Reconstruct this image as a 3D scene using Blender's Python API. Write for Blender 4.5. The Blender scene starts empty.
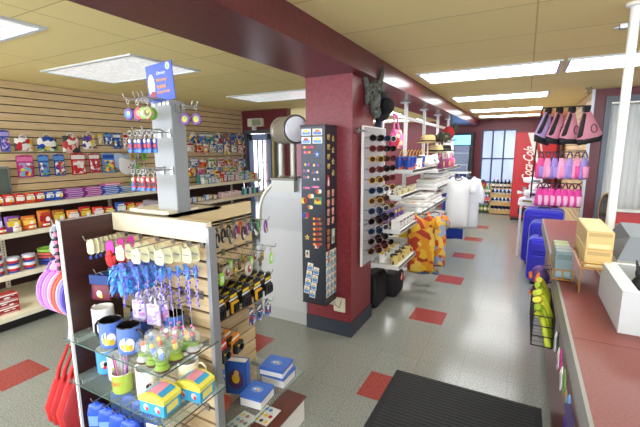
import bpy, math, random
from mathutils import Matrix, Vector
PI = math.pi
SC = bpy.context.scene
COL = SC.collection
rnd = random.Random(7)

# ------------------------------------------------------------------ camera
YAW, PIT, ROLL, F, H = .49280, .164856, -.0061569, 379.54, 1.6
def _basis():
    cy, sy, cp, sp = math.cos(YAW), math.sin(YAW), math.cos(PIT), math.sin(PIT)
    f = Vector((-sy*cp, cy*cp, -sp)); r = Vector((cy, sy, 0)); u = r.cross(f)
    cr, sr = math.cos(ROLL), math.sin(ROLL)
    return cr*r+sr*u, -sr*r+cr*u, f
CR, CU, CF = _basis()
cd = bpy.data.cameras.new('camera'); cam = bpy.data.objects.new('camera', cd); COL.objects.link(cam)
cd.sensor_width = 36; cd.lens = F*36/640; cd.clip_start = .02; cd.clip_end = 200
m3 = Matrix((CR, CU, -CF)).transposed().to_4x4(); m3.translation = Vector((0, 0, H))
cam.matrix_world = m3
SC.camera = cam
# ------------------------------------------------------------------ world, exposure
W = bpy.data.worlds.new('sky'); SC.world = W; W.use_nodes = True
bg = W.node_tree.nodes['Background']; bg.inputs[0].default_value = (.80, .88, 1, 1); bg.inputs[1].default_value = 5.8
SC.view_settings.view_transform = 'Standard'; SC.view_settings.look = 'None'
SC.view_settings.exposure = 0.45; SC.view_settings.gamma = 1; SC.view_settings.use_curve_mapping = False
LAMP_ON, LAMP_DIM = 8.5, .36
SC.cycles.max_bounces = 7; SC.cycles.diffuse_bounces = 4; SC.cycles.glossy_bounces = 3
SC.cycles.transmission_bounces = 5; SC.cycles.transparent_max_bounces = 10
SC.cycles.caustics_reflective = False; SC.cycles.caustics_refractive = False
SC.cycles.sample_clamp_indirect = 6

# points of the place from where they appear
def _ray(px, py): return (px-320)/F*CR+(213.5-py)/F*CU+CF
def ax(px, py, x): d = _ray(px, py); return Vector((0, 0, H))+d*(x/d.x)
def ay(px, py, y): d = _ray(px, py); return Vector((0, 0, H))+d*(y/d.y)
def az(px, py, z): d = _ray(px, py); return Vector((0, 0, H))+d*((z-H)/d.z)

# ------------------------------------------------------------------ materials
def lin(c):
    c = c/255.
    return c/12.92 if c <= .04045 else ((c+.055)/1.055)**2.4
def L3(c): return (lin(c[0]), lin(c[1]), lin(c[2]), 1)
_mc = {}
def M(c, rough=.5, metal=0., emit=0., coat=0.):
    k = (tuple(c), rough, metal, emit, coat)
    if k in _mc: return _mc[k]
    m = bpy.data.materials.new('paint_%d_%d_%d' % tuple(int(v) for v in c)); m.use_nodes = True
    b = m.node_tree.nodes['Principled BSDF']
    b.inputs['Base Color'].default_value = L3(c); b.inputs['Roughness'].default_value = rough
    b.inputs['Metallic'].default_value = metal; b.inputs['Coat Weight'].default_value = coat
    if emit:
        b.inputs['Emission Color'].default_value = L3(c); b.inputs['Emission Strength'].default_value = emit
    n = m.node_tree
    no = n.nodes.new('ShaderNodeTexNoise'); no.inputs['Scale'].default_value = 60
    mr = n.nodes.new('ShaderNodeMapRange'); mr.inputs[3].default_value = max(rough-.06, 0); mr.inputs[4].default_value = min(rough+.06, 1)
    n.links.new(no.outputs[0], mr.inputs[0]); n.links.new(mr.outputs[0], b.inputs['Roughness'])
    _mc[k] = m
    return m
def GL(c=(235, 245, 240), alpha=.22, rough=.03):
    k = ('glass', tuple(c), alpha)
    if k in _mc: return _mc[k]
    m = bpy.data.materials.new('clear_sheet'); m.use_nodes = True; nt = m.node_tree
    b = nt.nodes['Principled BSDF']; b.inputs['Base Color'].default_value = L3(c); b.inputs['Roughness'].default_value = rough
    b.inputs['Alpha'].default_value = alpha
    _mc[k] = m
    return m
def nodes_mat(name):
    m = bpy.data.materials.new(name); m.use_nodes = True
    return m, m.node_tree, m.node_tree.nodes['Principled BSDF']
def PR(cols, scale=30., rough=.45, key=0):
    """printed matter or patterned cloth: patches of the given colours"""
    k = ('pr', tuple(map(tuple, cols)), scale, rough, key)
    if k in _mc: return _mc[k]
    m, nt, b = nodes_mat('printed_pattern')
    tc = nt.nodes.new('ShaderNodeTexCoord'); mp = nt.nodes.new('ShaderNodeMapping'); mp.inputs['Location'].default_value = (key*1.37, key*.71, key*.33)
    vo = nt.nodes.new('ShaderNodeTexVoronoi'); vo.inputs['Scale'].default_value = scale
    nt.links.new(tc.outputs['Object'], mp.inputs[0]); nt.links.new(mp.outputs[0], vo.inputs['Vector'])
    sp = nt.nodes.new('ShaderNodeSeparateColor'); nt.links.new(vo.outputs['Color'], sp.inputs[0])
    rp = nt.nodes.new('ShaderNodeValToRGB'); rp.color_ramp.interpolation = 'CONSTANT'; nt.links.new(sp.outputs[0], rp.inputs[0])
    e = rp.color_ramp.elements
    n = len(cols)
    while len(e) < n: e.new(.5)
    for i, c in enumerate(cols): e[i].position = i/n; e[i].color = L3(c)
    nt.links.new(rp.outputs[0], b.inputs['Base Color']); b.inputs['Roughness'].default_value = rough
    _mc[k] = m
    return m
def speck(name, c1, c2, scale, rough, c3=None, bump=0., bscale=None, thr=(.35, .65)):
    m, nt, b = nodes_mat(name)
    tc = nt.nodes.new('ShaderNodeTexCoord'); no = nt.nodes.new('ShaderNodeTexNoise'); no.inputs['Scale'].default_value = scale; no.inputs['Detail'].default_value = 4
    nt.links.new(tc.outputs['Object'], no.inputs['Vector'])
    rp = nt.nodes.new('ShaderNodeValToRGB'); nt.links.new(no.outputs[0], rp.inputs[0])
    rp.color_ramp.elements[0].position = thr[0]; rp.color_ramp.elements[0].color = L3(c1)
    rp.color_ramp.elements[1].position = thr[1]; rp.color_ramp.elements[1].color = L3(c2)
    nt.links.new(rp.outputs[0], b.inputs['Base Color']); b.inputs['Roughness'].default_value = rough
    if bump:
        bp = nt.nodes.new('ShaderNodeBump'); bp.inputs['Strength'].default_value = bump
        n2 = nt.nodes.new('ShaderNodeTexNoise'); n2.inputs['Scale'].default_value = bscale or scale; nt.links.new(tc.outputs['Object'], n2.inputs['Vector'])
        nt.links.new(n2.outputs[0], bp.inputs['Height']); nt.links.new(bp.outputs[0], b.inputs['Normal'])
    return m
def brick(name, c, mortar, w, h, ms, rough, off=0., noise=None, rot=0.):
    m, nt, b = nodes_mat(name)
    tc = nt.nodes.new('ShaderNodeTexCoord'); mp = nt.nodes.new('ShaderNodeMapping'); mp.inputs['Rotation'].default_value = (0, 0, rot)
    nt.links.new(tc.outputs['Object'], mp.inputs[0])
    br = nt.nodes.new('ShaderNodeTexBrick'); br.offset = off; br.inputs['Scale'].default_value = 1
    br.inputs['Brick Width'].default_value = w; br.inputs['Row Height'].default_value = h; br.inputs['Mortar Size'].default_value = ms
    br.inputs['Mortar'].default_value = L3(mortar); br.inputs['Color1'].default_value = L3(c); br.inputs['Color2'].default_value = L3([v*.975 for v in c])
    nt.links.new(mp.outputs[0], br.inputs['Vector'])
    out = br.outputs['Color']
    if noise:
        no = nt.nodes.new('ShaderNodeTexNoise'); no.inputs['Scale'].default_value = noise[0]; no.inputs['Detail'].default_value = 5; nt.links.new(tc.outputs['Object'], no.inputs['Vector'])
        rp = nt.nodes.new('ShaderNodeValToRGB'); rp.color_ramp.elements[0].position = .38; rp.color_ramp.elements[1].position = .62
        rp.color_ramp.elements[0].color = (noise[1],)*3+(1,); rp.color_ramp.elements[1].color = (noise[2],)*3+(1,)
        nt.links.new(no.outputs[0], rp.inputs[0])
        mx = nt.nodes.new('ShaderNodeMix'); mx.data_type = 'RGBA'; mx.blend_type = 'MULTIPLY'; mx.inputs[0].default_value = 1
        nt.links.new(out, mx.inputs[6]); nt.links.new(rp.outputs[0], mx.inputs[7]); out = mx.outputs[2]
    nt.links.new(out, b.inputs['Base Color']); b.inputs['Roughness'].default_value = rough
    return m
def grain(name, c1, c2, rough, sc=(1, 1, 12)):
    m, nt, b = nodes_mat(name)
    tc = nt.nodes.new('ShaderNodeTexCoord'); mp = nt.nodes.new('ShaderNodeMapping'); mp.inputs['Scale'].default_value = sc
    no = nt.nodes.new('ShaderNodeTexNoise'); no.inputs['Scale'].default_value = 6; no.inputs['Detail'].default_value = 6
    nt.links.new(tc.outputs['Object'], mp.inputs[0]); nt.links.new(mp.outputs[0], no.inputs['Vector'])
    rp = nt.nodes.new('ShaderNodeValToRGB'); rp.color_ramp.elements[0].color = L3(c1); rp.color_ramp.elements[1].color = L3(c2)
    rp.color_ramp.elements[0].position = .3; rp.color_ramp.elements[1].position = .7
    nt.links.new(no.outputs[0], rp.inputs[0]); nt.links.new(rp.outputs[0], b.inputs['Base Color']); b.inputs['Roughness'].default_value = rough
    return m

FLOOR = brick('floor_vinyl', (146, 148, 140), (132, 134, 126), .305, .305, .0025, .2, 0, (110, .72, 1.16))
REDT = speck('red_floor_vinyl', (140, 58, 52), (165, 78, 70), 90, .22)
CEIL = brick('ceiling_board', (242, 224, 158), (200, 182, 122), 1.22, .61, .005, .85)
WALLM = speck('maroon_wall', (98, 30, 38), (112, 38, 46), 40, .42, bump=.15, bscale=60)
COLM = speck('red_column', (118, 36, 42), (134, 48, 54), 40, .4, bump=.15, bscale=60)
BEAMM = speck('maroon_beam', (92, 40, 46), (108, 50, 56), 30, .28, bump=.12, bscale=50)
SLAT = grain('slat_maple', (200, 172, 128), (220, 195, 152), .45, (1, 1, 10))
GROOVE = M((52, 34, 24), .7)
DKB = grain('dark_laminate', (48, 24, 22), (66, 34, 30), .35, (1, 1, 14))
CREAM = M((225, 215, 190), .45)
SHELFW = M((235, 226, 200), .4)
WHITE = M((236, 234, 228), .45)
GWHITE = M((214, 214, 210), .4)
STEEL = M((150, 150, 150), .3, .9)
DSTEEL = M((95, 92, 88), .35, .9)
ALU = M((172, 174, 176), .38, .6)
BLACK = M((24, 23, 24), .5)
CTR = speck('counter_laminate', (112, 50, 42), (124, 60, 50), 120, .42)
CTRG = M((132, 130, 122), .4)
MARO = M((92, 40, 38), .35)
BRASS = M((190, 140, 50), .3, .8)
GLS = GL((190, 215, 205), .13)
GEDGE = M((70, 96, 88), .2)
CLEAR = GL((235, 240, 242), .25)

# ------------------------------------------------------------------ mesh collector
_tx = {}
def text_geo(s, shear=0., bold=0.):
    k = (s, shear, bold)
    if k not in _tx:
        cu = bpy.data.curves.new('t', 'FONT'); cu.body = s; cu.shear = shear; cu.offset = bold; cu.resolution_u = 3
        o = bpy.data.objects.new('t', cu); me = o.to_mesh()
        vs = [tuple(v.co) for v in me.vertices]; fs = [tuple(p.vertices) for p in me.polygons]
        o.to_mesh_clear(); bpy.data.objects.remove(o); bpy.data.curves.remove(cu)
        x0 = min(v[0] for v in vs); x1 = max(v[0] for v in vs); y0 = min(v[1] for v in vs); y1 = max(v[1] for v in vs)
        _tx[k] = ([(v[0]-x0, v[1]-y0) for v in vs], fs, x1-x0, y1-y0)
    return _tx[k]
class MB:
    def __init__(s, T=None):
        s.v = []; s.f = []; s.m = []; s.sm = []; s.mats = []; s.T = T or Matrix()
    def mi(s, m):
        if m not in s.mats: s.mats.append(m)
        return s.mats.index(m)
    def add(s, vs, fs, m, sm=False):
        b = len(s.v); i = s.mi(m)
        s.v += [tuple(s.T @ Vector(v)) for v in vs]
        for f in fs: s.f.append(tuple(b+k for k in f)); s.m.append(i); s.sm.append(sm)
        return s
    def bb(s, a, b, m):
        x0, y0, z0 = [min(p, q) for p, q in zip(a, b)]; x1, y1, z1 = [max(p, q) for p, q in zip(a, b)]
        return s.add([(x0, y0, z0), (x1, y0, z0), (x1, y1, z0), (x0, y1, z0), (x0, y0, z1), (x1, y0, z1), (x1, y1, z1), (x0, y1, z1)],
                     [(0, 3, 2, 1), (4, 5, 6, 7), (0, 1, 5, 4), (1, 2, 6, 5), (2, 3, 7, 6), (3, 0, 4, 7)], m)
    def cb(s, c, d, m, bev=0.):
        if bev: return s.rbox(c, d, m, bev)
        return s.bb([c[i]-d[i]/2 for i in range(3)], [c[i]+d[i]/2 for i in range(3)], m)
    def rbox(s, c, d, m, r, n=3):
        """box with rounded corners in x-z and softened front and back (y)"""
        w, h = d[0]/2, d[2]/2; r = min(r, w*.98, h*.98); t = d[1]/2; b = min(r*.5, t*.8)
        def ring(q, y):
            out = []
            for cx, cz, a0 in ((w-r, h-r, 0), (-w+r, h-r, PI/2), (-w+r, -h+r, PI), (w-r, -h+r, 1.5*PI)):
                for k in range(n+1):
                    a = a0+PI/2*k/n; rr = max(r-q, 0)
                    out.append((c[0]+cx+rr*math.cos(a) - (0), c[1]+y, c[2]+cz+rr*math.sin(a)))
            return out
        rings = [ring(b, -t), ring(b*.3, -t+b*.3), ring(0, -t+b), ring(0, t-b), ring(b*.3, t-b*.3), ring(b, t)]
        N = 4*(n+1); vs = [p for q in rings for p in q]; fs = [tuple(range(N))[::1], tuple(range(5*N, 6*N))[::-1]]
        for i in range(5):
            for k in range(N):
                k2 = (k+1) % N; fs.append((i*N+k, (i+1)*N+k, (i+1)*N+k2, i*N+k2))
        return s.add(vs, fs, m)
    def tube(s, pts, r, m, n=6, caps=True, r2=None):
        pts = [Vector(p) for p in pts]; N = len(pts); vs = []; fs = []
        prev = None
        for i, p in enumerate(pts):
            d = (pts[min(i+1, N-1)]-pts[max(i-1, 0)]).normalized()
            if prev is None:
                a = Vector((0, 0, 1)) if abs(d.z) < .9 else Vector((1, 0, 0))
                u = d.cross(a).normalized()
            else:
                u = (prev-d*prev.dot(d)).normalized()
            prev = u; w = d.cross(u)
            rr = r if r2 is None else r+(r2-r)*i/(N-1)
            for k in range(n):
                a = 2*PI*k/n; vs.append(tuple(p+(u*math.cos(a)+w*math.sin(a))*rr))
        for i in range(N-1):
            for k in range(n):
                k2 = (k+1) % n; fs.append((i*n+k, i*n+k2, (i+1)*n+k2, (i+1)*n+k))
        s.add(vs, fs, m, n > 5)
        if caps: s.add([vs[k] for k in range(n)], [tuple(range(n))[::-1]], m); s.add([vs[(N-1)*n+k] for k in range(n)], [tuple(range(n))], m)
        return s
    def loop(s, c, r, rad, m, n=12, axis='y', sx=1., sz=1.):
        pts = []
        for k in range(n+1):
            a = 2*PI*k/n; p = (r*sx*math.cos(a), r*sz*math.sin(a))
            pts.append({'y': (c[0]+p[0], c[1], c[2]+p[1]), 'z': (c[0]+p[0], c[1]+p[1], c[2]), 'x': (c[0], c[1]+p[0], c[2]+p[1])}[axis])
        return s.tube(pts, rad, m, 5, False)
    def lathe(s, c, prof, m, n=18, sm=True, axis='z', mats=None, sx=1., sy=1.):
        vs = []; N = len(prof)
        for r, z in prof:
            for k in range(n):
                a = 2*PI*k/n; x, y = r*math.cos(a)*sx, r*math.sin(a)*sy
                vs.append({'z': (c[0]+x, c[1]+y, c[2]+z), 'y': (c[0]+x, c[1]+z, c[2]-y), 'x': (c[0]+z, c[1]+x, c[2]+y)}[axis])
        for i in range(N-1):
            fs = [(i*n+k, i*n+(k+1) % n, (i+1)*n+(k+1) % n, (i+1)*n+k) for k in range(n)]
            s2 = (mats[i] if mats else m)
            b = vs[i*n:(i+2)*n]
            s.add(b, [tuple(q-i*n for q in f) for f in fs], s2, sm)
        return s
    def ell(s, c, r, m, n=12, k=8):
        prof = [(max(math.sin(PI*i/k), .001), -math.cos(PI*i/k)) for i in range(k+1)]
        vs = []; fs = []
        for a, z in prof:
            for j in range(n):
                t = 2*PI*j/n; vs.append((c[0]+r[0]*a*math.cos(t), c[1]+r[1]*a*math.sin(t), c[2]+r[2]*z))
        for i in range(k):
            for j in range(n): fs.append((i*n+j, i*n+(j+1) % n, (i+1)*n+(j+1) % n, (i+1)*n+j))
        return s.add(vs, fs, m, True)
    def prism(s, poly, y0, y1, m, plane='xz', m2=None):
        def q(p, d): return {'xz': (p[0], d, p[1]), 'yz': (d, p[0], p[1]), 'xy': (p[0], p[1], d)}[plane]
        n = len(poly); vs = [q(p, y0) for p in poly]+[q(p, y1) for p in poly]
        s.add(vs, [tuple(range(n)), tuple(range(n, 2*n))[::-1]], m)
        return s.add(vs, [(k, k+n, (k+1) % n+n, (k+1) % n) for k in range(n)], m2 or m)
    def puff(s, poly, y, d, m, rings=3, flat=.25):
        """a stuffed outline: poly in x-z, bulging by d towards -y and +y"""
        n = len(poly); cx = sum(p[0] for p in poly)/n; cz = sum(p[1] for p in poly)/n
        vs = []; fs = []; R = 2*rings+1
        lev = [-(1-i/rings) for i in range(rings)]+[0]+[(i+1)/rings for i in range(rings)]
        for t in lev:
            k = math.cos(abs(t)*PI/2*.93)**.6 if abs(t) < 1 else .35
            for p in poly: vs.append((cx+(p[0]-cx)*k, y+d*t, cz+(p[1]-cz)*k))
        for i in range(R-1):
            for k in range(n): fs.append((i*n+k, (i+1)*n+k, (i+1)*n+(k+1) % n, i*n+(k+1) % n))
        fs.append(tuple(range(n))); fs.append(tuple(range((R-1)*n, R*n))[::-1])
        return s.add(vs, fs, m, True)
    def rect(s, x0, z0, x1, z1, y, m): return s.add([(x0, y, z0), (x1, y, z0), (x1, y, z1), (x0, y, z1)], [(0, 1, 2, 3)], m)
    def disc(s, cx, cz, rx, rz, y, m, n=12):
        return s.add([(cx+rx*math.cos(2*PI*k/n), y, cz+rz*math.sin(2*PI*k/n)) for k in range(n)], [tuple(range(n))], m)
    def text(s, t, x, z, w, h, y, m, shear=0., bold=0.):
        """text facing -y, fitted in w by h with its lower left at x, z"""
        vs, fs, tw, th = text_geo(t, shear, bold)
        return s.add([(x+v[0]/tw*w, y, z+v[1]/th*h) for v in vs], fs, m)
    def build(s, name, parent=None, **kw):
        me = bpy.data.meshes.new(name); me.from_pydata(s.v, [], s.f)
        for m in s.mats: me.materials.append(m)
        me.polygons.foreach_set('material_index', s.m); me.polygons.foreach_set('use_smooth', s.sm); me.update()
        o = bpy.data.objects.new(name, me); COL.objects.link(o)
        if parent: o.parent = parent
        for k, v in kw.items(): o[k] = v
        return o
def setp(o, label=None, cat=None, group=None, kind=None):
    if label: o['label'] = label
    if cat: o['category'] = cat
    if group: o['group'] = group
    if kind: o['kind'] = kind
    return o
def TH(name, label, cat, loc, rz=0., group=None, rx=0., ry=0.):
    o = bpy.data.objects.new(name, None); COL.objects.link(o); o.empty_display_size = .05
    o.location = loc; o.rotation_euler = (rx, ry, rz)
    return setp(o, label, cat, group)
def ONE(mb, name, label, cat, loc=(0, 0, 0), rz=0., group=None, rx=0., ry=0.):
    o = mb.build(name); o.location = loc; o.rotation_euler = (rx, ry, rz)
    return setp(o, label, cat, group)
def ST(mb, name, parent=None, loc=(0, 0, 0)):
    o = mb.build(name, parent)
    o.location = loc
    if not parent: o['kind'] = 'structure'
    return o
def clone(o, loc, rz=None, label=None, group=None, scale=None, rx=None, ry=None):
    r = o.copy(); COL.objects.link(r); r.location = loc
    e = list(r.rotation_euler)
    if rz is not None: e[2] = rz
    if rx is not None: e[0] = rx
    if ry is not None: e[1] = ry
    r.rotation_euler = e
    if label: r['label'] = label
    if group: r['group'] = group
    if scale: r.scale = (scale,)*3
    for ch in list(o.children):
        c = ch.copy(); COL.objects.link(c); c.parent = r
        for g in list(ch.children):
            d = g.copy(); COL.objects.link(d); d.parent = c
    return r
ORD = ['first', 'second', 'third', 'fourth', 'fifth', 'sixth', 'seventh', 'eighth', 'ninth', 'tenth', 'eleventh', 'twelfth', 'thirteenth', 'fourteenth', 'fifteenth', 'sixteenth', 'seventeenth', 'eighteenth', 'nineteenth', 'twentieth', 'twenty first', 'twenty second', 'twenty third', 'twenty fourth']
R90 = PI/2
XW = -4.95          # face of the slat wall on the left

# ================================================================== ROOM
CH = 2.36
m = MB(); m.add([(-8, -3, 0), (4, -3, 0), (4, 12.6, 0), (-8, 12.6, 0)], [(0, 1, 2, 3)], FLOOR)
for (x, y) in [(-.88, 2.13), (-.88, 3.42), (-.88, 4.61), (-.88, 5.83), (-.88, 7.05), (-.88, 8.27), (-3.32, 1.04), (-2.1, 3.42), (-2.1, 2.2), (.34, 5.83), (-3.32, 3.48), (-.88, .91)]:
    m.add([(x, y, .0012), (x+.31, y, .0012), (x+.31, y+.3, .0012), (x, y+.3, .0012)], [(0, 1, 2, 3)], REDT)
ST(m, 'floor')
m = MB(); m.bb((-8, -3, CH), (4, 12.6, CH+.1), CEIL); ST(m, 'ceiling')
# beam between the two aisles, and the column under it
m = MB(); m.bb((-1.64, -3, 2.19), (-1.14, 10.9, CH), BEAMM); setp(ST(m, 'trim_1'), 'long maroon ceiling beam running through the shop over the column')
c_ = MB(); c_.bb((-1.65, 2.83, 0), (-1.225, 3.3, 2.19), COLM); colo = ST(c_, 'wall_column')
m = MB(); m.bb((-1.66, 2.82, 0), (-1.215, 3.31, .13), M((48, 54, 66), .4)); ST(m, 'baseboard_column')
# left wall: dark lower part and slat panel above
m = MB(); m.bb((XW-.2, -.3, 0), (XW-.02, 6.0, CH), M((60, 36, 30), .6)); m.bb((XW-.2, -3, 0), (XW-.02, -.3, .3), WALLM); ST(m, 'wall_left')
def slats(mb, a0, a1, z0, z1, pitch, face, axis, sign, th=.018, mat=SLAT):
    """slat board: planks with dark grooves; axis 'y': runs along y facing sign*x"""
    z = z0
    back = face-sign*th; mid = face-sign*.006
    def bx(p, q, zz0, zz1, mm):
        if axis == 'y': mb.bb((p, a0, zz0), (q, a1, zz1), mm)
        else: mb.bb((a0, p, zz0), (a1, q, zz1), mm)
    bx(back, face-sign*.012, z0, z1, GROOVE)
    while z < z1-.005:
        bx(face-sign*.012, face, z, min(z+pitch-.012, z1), mat)
        z += pitch
m = MB(); slats(m, -.3, 6.0, 1.085, CH, .0855, XW, 'y', 1); m.bb((XW-.02, 5.985, 1.08), (XW+.012, 6.0, CH), M((190, 170, 130)))
slatwall = ST(m, 'wall_left_slats')
# end wall on the left with a glazed door
m = MB(); m.bb((-4.95, 6.0, 2.0), (-3.9, 6.14, CH), WALLM); m.bb((-4.95, 6.0, 0), (-4.88, 6.14, 2.0), WALLM); m.bb((-4.1, 6.0, 0), (-3.9, 6.14, 2.0), WALLM)
ST(m, 'wall_end_left')
m = MB(); fr = M((84, 86, 92), .4)
m.bb((-4.88, 5.985, 1.93), (-4.1, 6.13, 2.0), fr); m.bb((-4.88, 5.985, 0), (-4.84, 6.13, 1.93), fr); m.bb((-4.17, 5.985, 0), (-4.1, 6.13, 1.93), fr); m.bb((-4.24, 5.99, .0), (-4.2, 6.1, 1.93), M((214, 190, 120), .5)); m.bb((-4.28, 6.0, .0), (-4.24, 6.12, 1.93), fr)
door1 = ST(m, 'door_1')
m = MB(); db = M((150, 168, 205), .35)
for x0, x1 in ((-4.82, -4.74), (-4.38, -4.28)): m.bb((x0, 6.04, .02), (x1, 6.08, 1.92), db)
for z0, z1 in ((.02, .25), (1.8, 1.92)): m.bb((-4.82, 6.04, z0), (-4.28, 6.08, z1), db)
for x in (-4.63, -4.51): m.bb((x-.006, 6.045, .25), (x+.006, 6.075, 1.8), M((70, 80, 110)))
for z in (.62, 1.0, 1.38): m.bb((-4.74, 6.045, z-.006), (-4.38, 6.075, z+.006), M((70, 80, 110)))
ST(m, 'door_leaf', door1)
m = MB(); m.bb((-4.74, 6.058, .25), (-4.38, 6.062, 1.8), GL((235, 242, 255), .3)); ST(m, 'pane', door1)
m = MB(); m.bb((-4.32, 6.0, .98), (-4.3, 6.03, 1.1), STEEL); m.tube([(-4.31, 6.02, 1.04), (-4.31, 5.97, 1.04), (-4.37, 5.97, 1.04)], .009, STEEL); ST(m, 'door_handle', door1)
# far wall
m = MB(); yb = 10.9
for a, b in (((-8, yb, 0), (-1.02, yb+.15, CH)), ((-1.02, yb, 2.08), (-.24, yb+.15, CH)), ((-.24, yb, 0), (1.2, yb+.15, CH))): m.bb(a, b, WALLM)
m.bb((-1.02, yb, 0), (-.24, yb+.15, .12), WALLM)
ST(m, 'wall_back')
m = MB(); wf = M((40, 62, 92), .4)
xs = [-1.02, -.775, -.51, -.24]; zs = [.12, .75, 1.36, 2.08]
for x in xs: m.bb((x-.018, yb-.01, .12), (x+.018, yb+.06, 2.08), wf)
for z in zs: m.bb((-1.02, yb-.008, z-.018), (-.24, yb+.058, z+.018), wf)
w1 = ST(m, 'window_1')
m = MB(); m.bb((-1.02, yb+.03, .12), (-.24, yb+.034, 2.08), GL((120, 150, 205), .7)); ST(m, 'pane', w1)
# right side: slat wall, wall with door, low red wall
m = MB(); m.bb((.74, 6.22, 0), (.9, 10.9, CH), M((70, 40, 34), .6)); slats(m, 6.2, 10.9, .3, CH, .0855, .72, 'y', -1); m.bb((.705, 6.185, 0), (.74, 6.22, CH), ALU)
ST(m, 'wall_right_slats')
m = MB(); m.bb((.74, 6.2, 0), (.86, 6.35, CH), WALLM); m.bb((.86, 6.2, 2.26), (1.75, 6.35, CH), WALLM); m.bb((1.75, 6.2, 0), (4, 6.35, CH), WALLM)
ST(m, 'wall_right_end')
m = MB(); gf = M((92, 100, 108), .4)
m.bb((.86, 6.17, 2.19), (1.75, 6.36, 2.26), gf); m.bb((.86, 6.17, 0), (.92, 6.36, 2.19), gf); m.bb((1.69, 6.17, 0), (1.75, 6.36, 2.19), gf)
d2 = ST(m, 'door_2')
m = MB()
P0 = []; n = 60
for i in range(n+1):
    x = .92+.77*i/n; P0.append((x, 6.33+.012*math.sin(i*1.1)+.008*math.sin(i*.37)))
vs = [(p[0], p[1], z) for z in (.02, 2.17) for p in P0]
m.add(vs, [(i, i+1, i+n+2, i+n+1) for i in range(n)], M((222, 226, 222), .7), True)
ST(m, 'curtain', d2)
m = MB(); m.tube([(.9, 6.33, 2.17), (1.71, 6.33, 2.17)], .012, STEEL); ST(m, 'curtain_rail', d2)
m = MB(); m.bb((.95, 5.3, 0), (4, 5.42, .9), M((176, 42, 40), .4)); m.bb((.93, 5.28, .9), (4, 5.44, .915), M((205, 205, 198), .4)); ST(m, 'wall_low_red')
m = MB(); m.bb((4, 0, 0), (4.15, 6.2, CH), WALLM); m.bb((4, -3, 0), (4.15, 0, .3), WALLM); ST(m, 'wall_right')  # only a sill towards the entrance, opening above it added to admit daylight
m = MB(); m.bb((-8.15, 6.16, 0), (-8, 12.6, .25), M((200, 190, 165))); ST(m, 'wall_far_left')
m = MB(); m.bb((-8, 6.16, 0), (-5.0, 6.3, .25), M((200, 190, 165))); ST(m, 'wall_rear_left')
# shop front behind the camera: wall with three broad openings added for fill daylight
m = MB(); m.bb((-5.15, -3.15, 0), (4, -3, .3), WALLM); m.bb((-5.15, -3.15, 2.28), (4, -3, CH), WALLM)
for x in (-5.15, -2.2, .6, 3.7): m.bb((x, -3.15, .3), (x+.12, -3, 2.28), WALLM)
ST(m, 'wall_front')

# ceiling lights
def ceiling_light(x0, y0, x1, y1, s, label):
    t = TH('ceiling_light', label, 'ceiling light', ((x0+x1)/2, (y0+y1)/2, CH), 0, 'ceiling lights')
    w, d = (x1-x0)/2, (y1-y0)/2; m = MB(); fm = M((215, 220, 225), .4)
    for a, b in (((-w-.03, -d-.03, -.014), (w+.03, -d, 0)), ((-w-.03, d, -.014), (w+.03, d+.03, 0)), ((-w-.03, -d, -.014), (-w, d, 0)), ((w, -d, -.014), (w+.03, d, 0))): m.bb(a, b, fm)
    m.build('frame', t)
    k = ('lamp', s)
    if k not in _mc:
        mt, nt, b = nodes_mat('prismatic_panel'); tc = nt.nodes.new('ShaderNodeTexCoord')
        vo = nt.nodes.new('ShaderNodeTexVoronoi'); vo.inputs['Scale'].default_value = 28; nt.links.new(tc.outputs['Object'], vo.inputs['Vector'])
        mr = nt.nodes.new('ShaderNodeMapRange'); mr.inputs[1].default_value = 0; mr.inputs[2].default_value = .8; mr.inputs[3].default_value = s*.75; mr.inputs[4].default_value = s*1.4
        nt.links.new(vo.outputs['Distance'], mr.inputs[0]); b.inputs['Base Color'].default_value = (.75, .78, .78, 1); b.inputs['Roughness'].default_value = .2
        b.inputs['Emission Color'].default_value = (.96, .98, 1, 1) if s > 2 else (.93, .97, 1, 1); nt.links.new(mr.outputs[0], b.inputs['Emission Strength']); _mc[k] = mt
    m = MB(); m.bb((-w, -d, -.008), (w, d, -.002), _mc[k]); m.build('diffuser', t)
for a in [(-1.01, 4.04, .2, 4.6, LAMP_ON, 'long glowing ceiling light, nearest of the row right of the beam'),
          (-1.01, 6.04, .2, 6.55, LAMP_ON, 'glowing ceiling light, second of the row right of the beam'),
          (-1.01, 8.05, .2, 8.6, LAMP_ON, 'glowing ceiling light, third of the row right of the beam'),
          (-1.01, 9.6, .2, 10.1, LAMP_ON, 'farthest glowing ceiling light, before the back window'),
          (.29, 4.04, 1.5, 4.6, LAMP_ON, 'glowing ceiling light behind the white pole, right of the nearest long one'),
          (.29, 1.6, 1.5, 2.17, LAMP_ON, 'ceiling light cut by the top edge near the white pole'),
          (-1.01, -.9, .2, -.3, LAMP_ON, 'added unseen ceiling light above the entrance side of the right aisle'),  # added out of view behind the camera to light the shop
          (-4.08, 2.1, -2.82, 2.78, LAMP_DIM, 'dim square prismatic ceiling light above the blue header sign'),
          (-3.95, .78, -2.69, 1.38, LAMP_DIM, 'dim ceiling light cut off by the left edge'),
          (-3.75, 4.3, -2.4, 4.95, LAMP_DIM, 'dim ceiling light between the column and the slat wall'),
          (-3.6, 7.6, -2.4, 8.2, LAMP_ON, 'ceiling light in the back room seen above the cylinder head'),
          (-3.6, 9.6, -2.4, 10.1, LAMP_ON, 'farthest ceiling light of the back room'),
          (-3.9, -.4, -2.7, .2, LAMP_ON*1.3, 'added unseen fill light over the left aisle before the dim cut off one'),  # extra strong panel just out of view, added to brighten the left background
          (-3.9, -1.4, -2.7, -.8, LAMP_ON, 'added unseen ceiling light over the entrance side of the left aisle')]:  # unseen panel added to give the left side more light
    ceiling_light(*a)
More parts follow.
